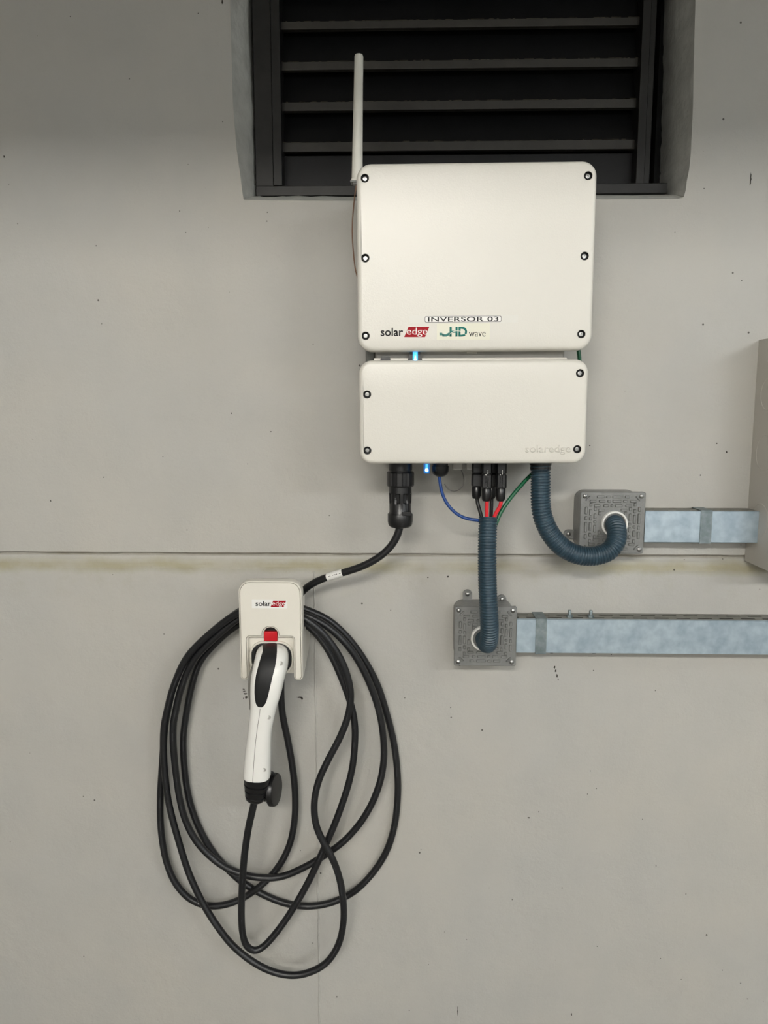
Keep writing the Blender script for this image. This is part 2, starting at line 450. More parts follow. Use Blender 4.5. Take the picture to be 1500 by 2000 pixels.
# ------------------------------------------------------------------ louvre window
def window():
    DP = -0.062
    w = empty('window_1', P(900, 384, DP), 'black aluminium louvre window set back in a rough plaster opening', 'window', kind='structure')
    def bar(name, x0, x1, y0, y1, da, db, m=M_FRAME, rx=None):
        a = P(x0, y1, da); b = P(x1, y0, da)
        return MB().box((a.x, -da, a.z), (b.x, -db, b.z)).build(name, m, w, bevel=0.0012)
    top = -240
    bar('frame_jamb', 500, 523, top, 372, DP, DP - 0.05)
    bar('frame_track', 524, 533, top, 366, DP - 0.006, DP - 0.05)
    bar('frame_track', 534, 541, top, 362, DP + 0.002, DP - 0.05)
    bar('frame_jamb', 1276, 1304, top, 372, DP, DP - 0.05)
    bar('frame_track', 1268, 1275, top, 366, DP - 0.006, DP - 0.05)
    bar('frame_track', 1258, 1267, top, 360, DP + 0.002, DP - 0.05)
    bar('frame_sill', 500, 1304, 357, 383, DP + 0.004, DP - 0.05)
    bar('night_backing', 470, 1345, top, 392, DP - 0.075, DP - 0.08, M_SLAT)  # dark sheet added behind the slats in place of the night outside
    # slats: tilted dark blade, lower lip facing the room, dust on the lip
    for k in range(8):
        yl = 298 - 79.5 * k          # lower edge of lip
        if yl < -260: break
        a = P(541, yl, DP - 0.02); b = P(1258, yl - 25, DP - 0.02)
        x0, x1 = a.x, b.x; z0, z1 = a.z, b.z
        ph = 0.074
        m = MB()
        yb = 0.082
        # blade leans back into the wall above the lip
        m.add([(x0, yb + 0.002, z1 - 0.002), (x1, yb + 0.002, z1 - 0.002), (x1, yb + 0.030, z1 + ph * 0.92), (x0, yb + 0.030, z1 + ph * 0.92),
               (x0, yb + 0.006, z1 - 0.002), (x1, yb + 0.006, z1 - 0.002), (x1, yb + 0.034, z1 + ph * 0.92), (x0, yb + 0.034, z1 + ph * 0.92)],
              [(0, 1, 2, 3), (4, 7, 6, 5), (0, 4, 5, 1), (1, 5, 6, 2), (2, 6, 7, 3), (3, 7, 4, 0)])
        s = m.build('louver_slat', M_SLAT, w)
        MB().box((x0, yb - 0.003, z0), (x1, yb + 0.009, z1)).build('slat_lip', M_LIP, s, bevel=0.001)
        rr = random.Random(20 + k); d = MB()
        for _ in range(70):
            xx = rr.uniform(x0, x1 - 0.01); ll = rr.uniform(0.002, 0.012); hh = rr.uniform(0.0003, 0.0011)
            d.box((xx, yb - 0.0028, z1 - 0.0004), (xx + ll, yb + 0.006, z1 + hh))
        dd = d.build('dust', M_DUST, s); dd['kind'] = 'stuff'
    # bottom dark blade between the lowest lip and the sill
    a = P(541, 362, DP - 0.02); b = P(1258, 296, DP - 0.02)
    MB().box((a.x, 0.092, a.z - 0.01), (b.x, 0.097, b.z)).build('louver_slat', M_SLAT, w)
window()

# ------------------------------------------------------------------ inverter
DC = 0.192                      # front of the covers
inv_rot = R(0.25)
def cover_rect(tl, tr, br, bl, d=DC):
    p = [P(*q, d) for q in (tl, tr, br, bl)]
    cx = sum(q.x for q in p) / 4; cz = sum(q.z for q in p) / 4
    w = ((p[1].x - p[0].x) + (p[2].x - p[3].x)) / 2; h = ((p[0].z - p[3].z) + (p[1].z - p[2].z)) / 2
    return cx, cz, w, h
def make_cover(name, parent, rect, r, screws, label=None):
    cx, cz, w, h = rect
    RH_ = 0.0067
    levels = [(0.003, DC - 0.026), (0.0, DC - 0.024), (0.0, DC - 0.0075), (0.0006, DC - 0.0045), (0.0022, DC - 0.0018), (0.0045, DC - 0.0004)]
    mb = MB(); slab(mb, cx, cz, w, h, r, levels, 8, inv_rot, True, False)
    inner = rrect(cx, cz, w - 0.014, h - 0.014, r - 0.007, 8, inv_rot)
    edge = rrect(cx, cz, w - 0.009, h - 0.009, r - 0.0045, 8, inv_rot)
    mb.loft([[(x, -DC + 0.0004, z) for x, z in edge], [(x, -DC, z) for x, z in inner]], False, False)
    holes = []
    for sx, sy in screws:
        q = P(sx, sy, DC); holes.append((q.x, q.z))
    V, F = fill_holes(inner, [circle(x, z, RH_) for x, z in holes], -DC); mb.add(V, F)
    for x, z in holes:
        mb.loft([[(a, -DC, b) for a, b in circle(x, z, RH_)], [(a, -DC + 0.0008, b) for a, b in circle(x, z, RH_ - 0.0004)]], False, False)
    # weld
    me = bpy.data.meshes.new(name); me.from_pydata(mb.v, [], mb.f)
    bm = bmesh.new(); bm.from_mesh(me); bmesh.ops.remove_doubles(bm, verts=bm.verts[:], dist=2e-6); bm.to_mesh(me); bm.free()
    o = link_mesh(name, me, M_COVER, parent, smooth=True)
    if label: o['label'] = label
    for x, z in holes:
        c = MB()
        rr = RH_ - 0.0004
        c.loft([[(a, -DC + 0.0007, b) for a, b in circle(x, z, rr)], [(a, -DC + 0.006, b) for a, b in circle(x, z, rr * 0.92)], ], False, True)
        s = c.build('screw_well', M_DARK, o, smooth=True)
        hd = MB(); base = -DC + 0.006
        rings = []
        for (rad, dy) in ((0.0036, 0), (0.0036, 0.0022), (0.0031, 0.0030), (0.0020, 0.0031)):
            rings.append([(a, base - dy, b) for a, b in circle(x, z, rad, 18)])
        hexr = [(x + 0.0017 * math.cos(k * math.pi / 9 + 0.3), base - 0.0031, z + 0.0017 * math.sin(k * math.pi / 9 + 0.3)) for k in range(18)]
        hexb = [(a, base - 0.0012, b) for a, _, b in hexr]
        rings += [hexr, hexb]
        hd.loft(rings); hd.build('screw_head', M_STEEL, s, smooth=True)
    return o

def inverter():
    base = P(925, 906, 0.0)
    t = empty('inverter', (base.x, 0, base.z), 'cream box inverter with two screwed covers mounted below the black window', 'inverter')
    U = cover_rect((697, 318), (1167, 313), (1157.5, 683), (697, 687))
    Lo = cover_rect((700.5, 705), (1151, 700), (1144.5, 904.5), (702, 907))
    up = make_cover('upper_cover', t, U, 0.023, [(712.5, 348), (713.5, 504), (714, 656), (1149, 343), (1142, 500), (1135.5, 652.5)])
    lo = make_cover('lower_cover', t, Lo, 0.021, [(717, 770.5), (717.5, 880), (1133, 729), (1127.5, 877.5)])
    # cast bodies behind the covers
    def body(name, x0, x1, y0, y1, da, db, r, m=M_BODY):
        a = P(x0, y1, da); b = P(x1, y0, da)
        mb = MB(); slab(mb, (a.x + b.x) / 2, (a.z + b.z) / 2, b.x - a.x, b.z - a.z, r, [(0, db), (0, da - 0.003), (0.003, da)], 5)
        return mb.build(name, m, t, smooth=True)
    body('upper_body', 722, 1128, 330, 676, DC - 0.022, 0.024, 0.012)
    nb = body('neck', 733, 1104, 660, 740, DC - 0.035, 0.03, 0.002)
    body('side_bracket', 714, 733, 640, 760, DC - 0.075, 0.03, 0.002, M_BODYD)
    a = P(720, 897, DC - 0.02); b = P(1126, 712, DC - 0.02)
    mb = MB(); slab(mb, (a.x + b.x) / 2, (a.z + b.z) / 2, b.x - a.x, b.z - a.z, 0.012, [(0, 0.030), (0, DC - 0.022)], 5)
    body('lower_body', 722, 1126, 712, 897, DC - 0.022, 0.03, 0.012)
    # lip of the lower housing seen in the gap
    a = P(730, 720, DC - 0.026); b = P(1108, 698.5, DC - 0.026)
    MB().box((a.x, -DC + 0.026, a.z), (b.x, -DC + 0.12, b.z)).build('housing_lip', M_COVER, t, bevel=0.0015)
    MB().box((P(912, 690, DC - 0.03).x, -DC + 0.03, P(912, 690.5, DC - 0.03).z), (P(932, 690, DC - 0.03).x, -DC + 0.05, P(912, 685, DC - 0.03).z)).build('catch', M_COVER, t)
    a = P(780, 340, 0.02); b = P(1080, 880, 0.02)
    MB().box((a.x, -0.026, b.z), (b.x, 0.0, a.z)).build('wall_bracket', M_BODYD, t, bevel=0.002)
    # rotary switch and status light in the gap
    def trap(x0, x1, xt0, xt1, y0, y1, d, m, name):
        a, b, c_, e = P(x0, y1, d), P(x1, y1, d), P(xt1, y0, d), P(xt0, y0, d)
        mb = MB().loft([[(q.x, -d, q.z) for q in (a, b, c_, e)], [(q.x, -d + 0.02, q.z) for q in (a, b, c_, e)]])
        return mb.build(name, m, t)
    trap(742, 763, 745, 761, 696, 706, DC - 0.02, M_BLACK, 'dc_switch')
    trap(796, 825, 801, 820, 684, 706, DC - 0.021, M_BLACK, 'light_bezel')
    q = P(811, 706, DC - 0.02); q2 = P(811, 684, DC - 0.02)
    le = MB().lathe((q.x, -DC + 0.020, q.z), (0, 0, 1), [(0, 0.0042), (q2.z - q.z, 0.0040)], 14).build('status_light', M_LED, t, smooth=True)
    MB().lathe((q.x, -DC + 0.0185, q.z + 0.001), (0, 0, 1), [(0, 0.0030), (0.008, 0.0026)], 12).build('light_core', M_LEDC, le, smooth=True)
    # status light below
    a = P(827.5, 925, DC - 0.06); b = P(839.5, 895, DC - 0.06)
    ls = MB().box((a.x, -DC + 0.06, a.z), (b.x, -DC + 0.075, b.z)).build('status_light', M_LENS, t, bevel=0.0015)
    MB().box((a.x + 0.0028, -DC + 0.0592, a.z + 0.002), (b.x - 0.0028, -DC + 0.066, a.z + 0.016)).build('light_core', M_LED, ls, bevel=0.001)
    MB().lathe(((a.x + b.x) / 2, -DC + 0.0595, a.z + 0.006), (0, -1, 0), [(0, 0.0030), (0.0012, 0.0022)], 12).build('light_core', M_LEDC, ls, smooth=True)
    # cable gland for the network cable
    c = P(860, 905, DC - 0.075)
    MB().lathe((c.x, -DC + 0.075, c.z), (0, 0, -1), [(-0.01, 0.0135), (0.004, 0.0135), (0.0041, 0.0150), (0.012, 0.0150), (0.018, 0.0128), (0.021, 0.0090), (0.0225, 0.0062)], 12).build('cable_gland', M_BLACK, t, smooth=True)
    # grey blanking plugs
    for x in (893, 920):
        c = P(x, 905, DC - 0.1)
        MB().box((c.x - 0.008, -DC + 0.09, c.z - 0.010), (c.x + 0.008, -DC + 0.11, c.z + 0.01)).build('blanking_plug', M_BODY, t, bevel=0.001)
    # stickers and print on the upper cover
    D1 = DC + 0.0003
    def sticker(x0, x1, y0, y1, m, name, r=0.001, d=D1, parent=up):
        b = pbox(x0, x1, y0, y1, d)
        mb = MB(); slab(mb, (b[0] + b[1]) / 2, (b[2] + b[3]) / 2, b[1] - b[0], b[3] - b[2], r, [(0, d - 0.0005), (0, d)], 3, inv_rot)
        return mb.build(name, m, parent)
    s = sticker(735, 849, 632, 665, M_COVER, 'logo_sticker')
    logo(s, D1, 743.5, 787.5, 640, 657, 791, 838.5, 638.5, 658.5)
    s = sticker(853, 957, 631.5, 664, M_LABELY, 'logo_sticker')
    D2 = D1 + 0.0001
    text_mesh('HD', pbox(878, 912.5, 638.5, 657.5, D2), D2, weight=0.035, name='lettering', mat=M_GREENP, parent=s)
    text_mesh('wave', pbox(915.5, 948.5, 648, 657.5, D2), D2, weight=0.0, name='lettering', mat=M_INK, parent=s)
    wv = MB()
    for (x0, x1, y0, y1) in ((858.5, 863.5, 650, 655), (863.5, 866.5, 651.5, 655.5), (864, 873, 653, 657.5), (872.5, 876, 651, 656), (875, 879, 650, 655)):
        b = pbox(x0, x1, y0, y1, D2); wv.box((b[0], -D2 - 0.0002, b[2]), (b[1], -D2 + 0.0001, b[3]))
    wv.build('wave_mark', M_GREENP, s)
    D3 = D2 + 0.00035
    sw = [P(x, y, D3) for x, y in ((878, 653), (884, 648.5), (890, 646.5), (897, 646.5), (904, 649.5), (911, 655))]
    sw = catmull(sw, 0.0008)
    MB().loft([[(p.x, -D3, p.z - 0.0005), (p.x, -D3, p.z + 0.0005), (p.x, -D3 + 0.0002, p.z + 0.0005), (p.x, -D3 + 0.0002, p.z - 0.0005)] for p in sw]).build('swoosh', M_LABELY, s)
    sticker(800, 1012, 615.5, 631, mat('label_tape', rgb(208, 206, 198), 0.35, noise=0.01, nscale=30), 'label_tape')
    s = sticker(829.5, 979.5, 617, 629.5, M_INK, 'name_label', 0.0025, D2)
    b = pbox(830.5, 978.5, 617.8, 628.7, D2 + 0.0002)
    mb = MB(); slab(mb, (b[0] + b[1]) / 2, (b[2] + b[3]) / 2, b[1] - b[0], b[3] - b[2], 0.0022, [(0, D2), (0, D2 + 0.0002)], 3, inv_rot); mb.build('label_face', M_LABEL, s)
    text_mesh('INVERSOR 03', pbox(836, 973.5, 618.6, 628, D2 + 0.0002), D2 + 0.0002, weight=0.012, name='lettering', mat=M_INK, parent=s, spacing=1.05, rot=inv_rot)
    # raised maker's name on the lower cover
    text_mesh('solaredge', pbox(1026, 1115, 869, 888, DC), DC, extrude=0.0010, weight=0.004, name='raised_lettering', mat=M_COVER, parent=lo, rot=inv_rot)
    return t

def logo(parent, d, sx0, sx1, sy0, sy1, ex0, ex1, ey0, ey1):
    """black 'solar', white 'edge' on a slanted red field"""
    text_mesh('solar', pbox(sx0, sx1, sy0, sy1 - 0.5, d), d, weight=0.018, name='lettering', mat=M_INK, parent=parent)
    sl = (ey1 - ey0) * 0.42
    a, b, c, e = P(ex0 - sl * 0.2, ey1, d), P(ex1 - sl, ey1, d), P(ex1, ey0, d), P(ex0 + sl * 0.8, ey0, d)
    D = d + 0.0002
    MB().loft([[(q.x, -D, q.z) for q in (a, b, c, e)], [(q.x, -d + 0.0001, q.z) for q in (a, b, c, e)]]).build('red_field', M_RED, parent)
    w = ex1 - ex0
    text_mesh('edge', pbox(ex0 + w * 0.07, ex1 - w * 0.08, ey0 + (ey1 - ey0) * 0.06, ey1 - (ey1 - ey0) * 0.02, D), D, weight=0.004, name='lettering', mat=M_WINK, parent=parent)

inverter()

# ------------------------------------------------------------------ antenna
def antenna():
    d = 0.10
    a = P(697.5, 352, d); b = P(701, 106, d)
    t = empty('antenna', a, 'long thin white rod antenna standing beside the top left corner of the inverter', 'antenna')
    L = (b - a).length
    MB().lathe(a, b - a, [(0, 0.0092), (L * 0.5, 0.0080), (L - 0.004, 0.0072), (L - 0.001, 0.0062), (L, 0.004)], 20).build('rod', M_ANT, t, smooth=True)
    MB().lathe(a, (0, 0, -1), [(-0.001, 0.0118), (0.0025, 0.0118)], 6).build('washer', M_ANT, t)
    MB().lathe(a - Vector((0, 0, 0.0025)), (0, 0, -1), [(0, 0.0085), (0.005, 0.0085)], 6).build('nut', M_STEEL, t)
    q = P(690, 353, d)
    MB().box((q.x - 0.004, -d - 0.010, q.z - 0.004), (P(728, 353, d).x, -d + 0.010, q.z - 0.002)).build('bracket', M_BODYD, t)
    pts = catmull([P(697, 356, d), P(694, 375, d), P(690, 410, d), P(688, 450, d), P(690, 490, d), P(695, 530, d), P(706, 560, d)])
    MB().tube(pts, 0.0011, 8).build('antenna_lead', M_BROWN_W, t, smooth=True)
antenna()

# ------------------------------------------------------------------ junction boxes
def junction_box(tl, tr, br, bl, bush, label, lugs):
    d = 0.060
    cx, cz, w, h = cover_rect(tl, tr, br, bl, d)
    t = empty('junction_box', (cx, 0, cz - h / 2), label, 'junction box', 'cast junction boxes')
    mb = MB(); slab(mb, cx, cz, w - 0.005, h - 0.005, 0.016, [(-0.001, 0.0), (0.0, 0.052)], 5)
    mb.build('body', M_CAST, t, smooth=True)
    mb = MB(); slab(mb, cx, cz, w, h, 0.003, [(0.0, 0.0525), (0.0, d - 0.001), (0.001, d)], 3)
    lid = mb.build('lid', M_CAST, t, smooth=True)
    bq = P(*bush, d); br_ = 0.0235
    ribs = MB()
    def rib(x, z, lx, lz, ang=0):
        if math.hypot(x - bq.x, z - bq.z) < br_ + max(lx, lz) * 0.35: return
        c, s = math.cos(ang), math.sin(ang)
        rings = []
        for ins, dd in ((0, d - 0.0002), (0.0002, d + 0.0013), (0.0010, d + 0.0022)):
            ring = []
            for px_, pz_ in rrect(0, 0, lx - 2 * ins, lz - 2 * ins, 0.0014 - ins * 0.8, 2):
                ring.append((x + px_ * c - pz_ * s, -dd, z + px_ * s + pz_ * c))
            rings.append(ring)
        ribs.loft(rings, False, True)
    rw = 0.0050
    H = w / 2
    for ri, hh in enumerate((H - 0.0105, H - 0.0185, H - 0.0265, H - 0.0345)):
        arm = 0.0115 if ri else 0.0
        for (sx, sz) in ((1, 1), (-1, 1), (-1, -1), (1, -1)):
            if ri == 0:
                k = H - 0.0133
                rib(cx + sx * k, cz + sz * k, 0.0115, rw * 0.7, -math.pi / 4 * sx * sz)
            else:
                rib(cx + sx * (hh - arm / 2 + rw / 2), cz + sz * hh, arm, rw)
                rib(cx + sx * hh, cz + sz * (hh - rw / 2 - 0.0002 - (arm - rw) / 2), rw, arm - rw)
        span = 2 * (hh - (arm if ri else 0.0155)) - 0.002
        n = max(1, int(round(span / 0.0145)))
        seq = [1.0, 0.62, 1.3, 0.7, 1.1, 0.6][:n]
        tot = sum(seq); gap = 0.0032
        for (ax, sg) in (('x', 1), ('x', -1), ('z', 1), ('z', -1)):
            p = -span / 2
            for q in (seq if sg > 0 else list(reversed(seq))):
                l = span * q / tot
                c0 = p + l / 2
                if ax == 'x': rib(cx + c0, cz + sg * hh, l - gap, rw)
                else: rib(cx + sg * hh, cz + c0, rw, l - gap)
                p += l
    o = ribs.build('raised_ribs', M_CAST, lid, smooth=True); o['kind'] = 'stuff'
    for sx in (-1, 1):
        for sz in (-1, 1):
            x, z = cx + sx * (w / 2 - 0.0075), cz + sz * (h / 2 - 0.0075)
            s = MB().lathe((x, -d, z), (0, -1, 0), [(0, 0.0042), (0.0012, 0.0040), (0.0022, 0.0024), (0.0026, 0.0005)], 14).build('lid_screw', M_STEEL, lid, smooth=True)
    for kind, x, y in lugs:
        q = P(x, y, 0.004)
        l = MB()
        if kind == 'up':
            l.box((q.x - 0.0085, -0.006, cz + h / 2 - 0.012), (q.x + 0.0085, -0.001, q.z))
            l.lathe((q.x, -0.001, q.z), (0, -1, 0), [(0, 0.0085), (0.0046, 0.0085)], 16)
        else:
            l.box((q.x, -0.006, q.z - 0.0085), (cx - w / 2 + 0.012, -0.001, q.z + 0.0085))
            l.lathe((q.x, -0.001, q.z), (0, -1, 0), [(0, 0.0085), (0.0046, 0.0085)], 16)
        lo = l.build('mounting_lug', M_CAST, t)
        MB().lathe((q.x, -0.0055, q.z), (0, -1, 0), [(0, 0.0042), (0.0015, 0.004), (0.0028, 0.002)], 12).build('lug_screw', M_STEEL, lo, smooth=True)
    # white bush around the conduit
    m = MB(); n = 32; rings = []
    for rad, dd in ((br_, d), (br_, d + 0.006), (br_ - 0.001, d + 0.0075), (br_ - 0.0025, d + 0.0075), (br_ - 0.004, d + 0.006), (br_ - 0.0045, d)):
        rings.append([(a, -dd, b) for a, b in circle(bq.x, bq.z, rad, n)])
    m.loft(rings, False, False)
    m.build('conduit_bush', M_GLOSSW, t, smooth=True)
    return bq
BU = junction_box((1134, 961), (1261, 961), (1257, 1082), (1131, 1080), (1199, 1023), 'square cast metal junction box with ribbed lid beside the upper duct', [('side', 1110, 1043)])
BL = junction_box((888, 1184), (1010, 1185.5), (1007, 1302), (887, 1299.5), (944, 1246), 'square cast metal junction box with ribbed lid at the end of the lower duct', [('up', 913, 1160), ('up', 980, 1170)])

# ------------------------------------------------------------------ galvanised ducts
def duct(x0, x1, yt, yb, d, label, strip, bolts=(), marks=()):
    a = P(x0, yb, d); b = P(x1, yt, d)
    X0, X1, Z0, Z1 = a.x, b.x, a.z, b.z
    t = empty('cable_duct', ((X0 + X1) / 2, 0, Z0), label, 'duct', 'galvanised ducts on the wall')
    ch = MB(); th = 0.0015
    # back, bottom and slotted top of the channel
    ch.box((X0, -0.0015, Z0 + 0.001), (X1, -0.0002, Z1 - 0.001))
    ch.box((X0, -d + 0.002, Z0 + 0.0005), (X1, -0.0002, Z0 + 0.002))
    pitch, sl, sw = 0.0395, 0.026, 0.0060
    rows = [d * 0.30, d * 0.68]
    ys = [0.0002]
    for r in rows: ys += [r - sw / 2, r + sw / 2]
    ys.append(d - 0.001)
    for ri in range(len(ys) - 1):
        ya, yb_ = -ys[ri], -ys[ri + 1]
        if ri % 2 == 0:
            ch.box((X0, yb_, Z1 - 0.0010), (X1, ya, Z1 - 0.0005))
        else:
            x = X0; k = 0; off = 0.0 if ri == 1 else pitch / 2
            x = X0 - pitch + off
            while x < X1:
                s0, s1 = max(X0, x + sl), min(X1, x + pitch)
                if s1 > s0: ch.box((s0, yb_, Z1 - 0.0010), (s1, ya, Z1 - 0.0005))
                x += pitch
    ch.build('slotted_channel', M_DUCT, t)
    for ic in range(4):  # black tubes added inside so the slots read dark
        yy = -d * (0.2 + 0.2 * ic)
        MB().tube([(X0 + 0.002, yy, Z1 - 0.009), (X1 - 0.002, yy, Z1 - 0.009)], 0.0052, 10).build('dark_filler', M_GRIP, t, smooth=True)
    lid = MB(); rings = []
    for y, z in ((-d + 0.006, Z1 - 0.0003), (-d + 0.001, Z1), (-d, Z1 - 0.001), (-d, Z0 + 0.001), (-d + 0.001, Z0), (-d + 0.006, Z0 + 0.0003)):
        rings.append([(X0, y, z), (X1, y, z), (X1, y + 0.0009, z + (0.0002 if z < (Z0 + Z1) / 2 else -0.0002)), (X0, y + 0.0009, z + (0.0002 if z < (Z0 + Z1) / 2 else -0.0002))])
    lid.loft(rings, True, True)
    lid.build('duct_lid', M_GALV, t)
    if strip:
        s0, s1 = P(strip[0], yt, d).x, P(strip[1], yt, d).x
        # joint sleeve wrapping top, front and bottom
        m = MB()
        m.box((s0, -d - 0.0014, Z0 - 0.0012), (s1, -d + 0.0005, Z1 + 0.0012))
        m.box((s0, -d, Z1 + 0.0001), (s1, -0.0005, Z1 + 0.0014)); m.box((s0, -d, Z0 - 0.0014), (s1, -0.0005, Z0 + 0.0004))
        m.build('joint_sleeve', M_GALVD, t)
    for bx in bolts:
        q = P(bx, yt - 8, d * 0.6)
        bo = MB().lathe((q.x, -d * 0.6, Z1 - 0.001), (0, 0, 1), [(0, 0.0062), (0.0045, 0.0062)], 6).build('nut', M_GALVD, t)
        MB().lathe((q.x, -d * 0.6, Z1 + 0.003), (0, 0, 1), [(0, 0.0032), (0.009, 0.0032), (0.0098, 0.0026)], 12).build('bolt', M_GALVD, bo, smooth=True)
    for bx in marks:
        q = P(bx, yb, d)
        MB().lathe((q.x, -d + 0.004, Z0 + 0.0005), (0, 0, -1), [(0, 0.0040), (0.0018, 0.0036), (0.0026, 0.0018)], 12).build('rivet', M_STEEL, t, smooth=True)
    return Z0, Z1
duct(1258, 1483, 998.5, 1059.5, 0.047, 'short galvanised steel duct between upper junction box and grey cabinet', (1369, 1391.5))
duct(1008, 2150, 1217.3, 1275, 0.047, 'long galvanised steel duct with slotted top leaving the frame', (1046.5, 1068), (1112, 1153.5), (1078, 1161))

# ------------------------------------------------------------------ cabinet at the right edge
def cabinet():
    xw = (P(1484, 664, 0).x + P(1452, 1092, 0).x) / 2
    zt = P(1484, 664, 0).z; zb = P(1452, 1095, 0).z
    d = 0.090
    t = empty('electrical_cabinet', (xw + 0.2, 0, zb), 'grey sheet metal cabinet cut by the right edge, with round knockouts', 'cabinet')
    b = MB().box((xw, -d, zb), (xw + 0.42, 0.0, zt)).build('body', M_CAB, t, bevel=0.0008)
    MB().box((xw - 0.001, -d - 0.014, zb - 0.001), (xw + 0.421, -d + 0.0005, zt + 0.001)).build('front_cover', M_CAB, t, bevel=0.002)
    def ring(yc, zc, r):
        m = MB(); rings = []
        for rad, dx in ((r + 0.0012, 0.0004), (r, -0.0006), (r - 0.0012, 0.0004)):
            rings.append([(xw + dx, -yc + rad * math.cos(2 * math.pi * k / 40), zc + rad * math.sin(2 * math.pi * k / 40)) for k in range(40)])
        m.loft(rings, False, False); m.build('knockout', M_CAB, b, smooth=True)
    for (y, r) in ((770, 0.028), (885, 0.031), (1015, 0.030)):
        ring(0.051, P(1480, y, 0.045).z, r)
    ring(0.051, P(1480, 700, 0.045).z, 0.012)
cabinet()

# ------------------------------------------------------------------ corrugated conduits
def conduit(px, r, label, extra=None):
    pts = [P(*q) for q in px] + (extra or [])
    pts = smooth_pts(resample(catmull(pts, 0.002), 0.00070), 40)
    pitch = 7
    def rad(i):
        return r * (1.0, 1.0, 0.985, 0.92, 0.865, 0.92, 0.985)[i % pitch]
    o = MB().tube(pts, rad, 26).build('corrugated_conduit', M_CONDUIT, None, smooth=True)
    for e in o.data.edges: e.use_edge_sharp = False
    return tag(o, label, 'conduit', 'corrugated conduits')
d0 = 0.125
conduit([(953.5, 1011, 0.118), (952, 1050, 0.125), (951.5, 1100, 0.128), (952.5, 1150, 0.128), (955, 1200, 0.127), (956, 1232, 0.120), (954, 1254, 0.105), (950, 1258, 0.085), (946, 1250, 0.068), (944.5, 1246, 0.050)],
        0.0162, 'straight blue-grey corrugated conduit hanging down to the lower junction box')
conduit([(1055.5, 906, 0.115), (1056, 940, 0.118), (1056, 980, 0.12), (1061, 1012, 0.12), (1076, 1044, 0.118), (1100, 1070, 0.115), (1130, 1084, 0.112), (1160, 1086, 0.108), (1188, 1077, 0.103), (1203, 1058, 0.097), (1205, 1038, 0.085), (1202, 1026, 0.07), (1200, 1023, 0.05)],
        0.0170, 'blue-grey corrugated conduit curving in a U to the upper junction box')
c = P(1056, 906, 0.115)
tag(MB().lathe((c.x, -0.115, c.z + 0.006), (0, 0, -1), [(0, 0.0165), (0.002, 0.0185), (0.008, 0.0185), (0.009, 0.0170), (0.0135, 0.0180), (0.016, 0.0172)], 14).build('conduit_gland', M_BLACK, None, smooth=True),
    'black gland nut where the U-shaped conduit meets the inverter', 'gland')

# ------------------------------------------------------------------ wires
def wire(name, px, r, m, label, cat='wire'):
    o = MB().tube(smooth_pts(catmull([P(*q) for q in px], 0.004), 3), r, 10).build(name, m, None, smooth=True)
    return tag(o, label, cat)
wire('network_cable', [(858, 926, 0.117), (859, 940, 0.117), (864, 965, 0.117), (876, 988, 0.117), (894, 1005, 0.117), (915, 1014, 0.117), (935, 1016, 0.117), (950, 1022, 0.117), (953, 1045, 0.118)], 0.0028, M_BLUE_W, 'blue cable bowing from the small gland into the straight conduit', 'cable')
wire('thin_wire', [(893, 900, 0.09), (899, 914, 0.09), (906, 930, 0.09), (907, 943, 0.09), (900, 955, 0.09), (888, 961, 0.09), (876, 957, 0.088), (868, 945, 0.085)], 0.0008, M_GREY_W, 'very thin grey wire loop under the inverter beside the blue cable')
wire('ground_wire', [(1124, 640, 0.12), (1129, 680, 0.12), (1132, 705, 0.12), (1130, 780, 0.10), (1110, 860, 0.07), (1070, 905, 0.075), (1040, 925, 0.09), (1010, 957, 0.105), (988, 985, 0.112), (976, 1005, 0.115), (968, 1025, 0.118)], 0.0034, M_GREEN_W, 'green earth wire slanting from the inverter down into the straight conduit')

def solar_connector(x, d, ybot, wm, endx, label, wr=0.0033, marks=True):
    top = P(x, 902, d); bot = P(x, ybot, d)
    L = top.z - bot.z
    t = empty('solar_connector', bot, label, 'connector', 'solar plug connectors under the inverter')
    hb = MB()
    def sec(z, w, dp):
        return [(top.x + a, -d + b, top.z - z) for a, b in ((w, -dp * .6), (w, dp * .6), (w * .7, dp), (-w * .7, dp), (-w, dp * .6), (-w, -dp * .6), (-w * .7, -dp), (w * .7, -dp))]
    hb.loft([sec(0, .0088, .0088), sec(L * .28, .0088, .0088), sec(L * .30, .0078, .0078), sec(L * .34, .0090, .0090), sec(L * .64, .0092, .0090), sec(L * .67, .0078, .0078)])
    h = hb.build('housing', M_BLACK, t)
    MB().lathe((top.x, -d, top.z - L * .66), (0, 0, -1), [(0, .0078), (.001, .0086), (L * .26, .0084), (L * .33, .0066), (L * .34, .0046)], 10).build('nut', M_BLACK, t, smooth=True)
    if marks:
        m = MB(); yq = -d - .0089
        rr = random.Random(int(x))
        for col, (za, zb) in ((-0.0022, (.30, .42)), (0.0012, (.20, .30)), (0.0012, (.34, .62)), (-0.0022, (.46, .52))):
            z = top.z - L * za
            while z > top.z - L * zb:
                hh = rr.uniform(.0012, .0026)
                m.box((top.x + col - .0006, yq - .0001, z - hh), (top.x + col + .0006, yq + .0003, z)); z -= hh + .0007
        m.build('printed_marks', M_WINK, h)
    pts = catmull([(bot.x, -d, bot.z + 0.003), tuple(P(x + (endx - x) * .15, ybot + 8, d)), tuple(P(endx, 1008, 0.5 * (d + 0.118))), tuple(P(953 + (endx - 953) * .7, 1030, 0.118))], 0.004)
    MB().tube(pts, wr, 10).build('wire', wm, t, smooth=True)
solar_connector(931.5, 0.100, 974, M_INK, 940, 'leftmost black plug connector with a black wire under the inverter', marks=False)
solar_connector(960.5, 0.092, 974, M_INK, 959, 'black plug connector behind the front pair, with a black wire', marks=False)
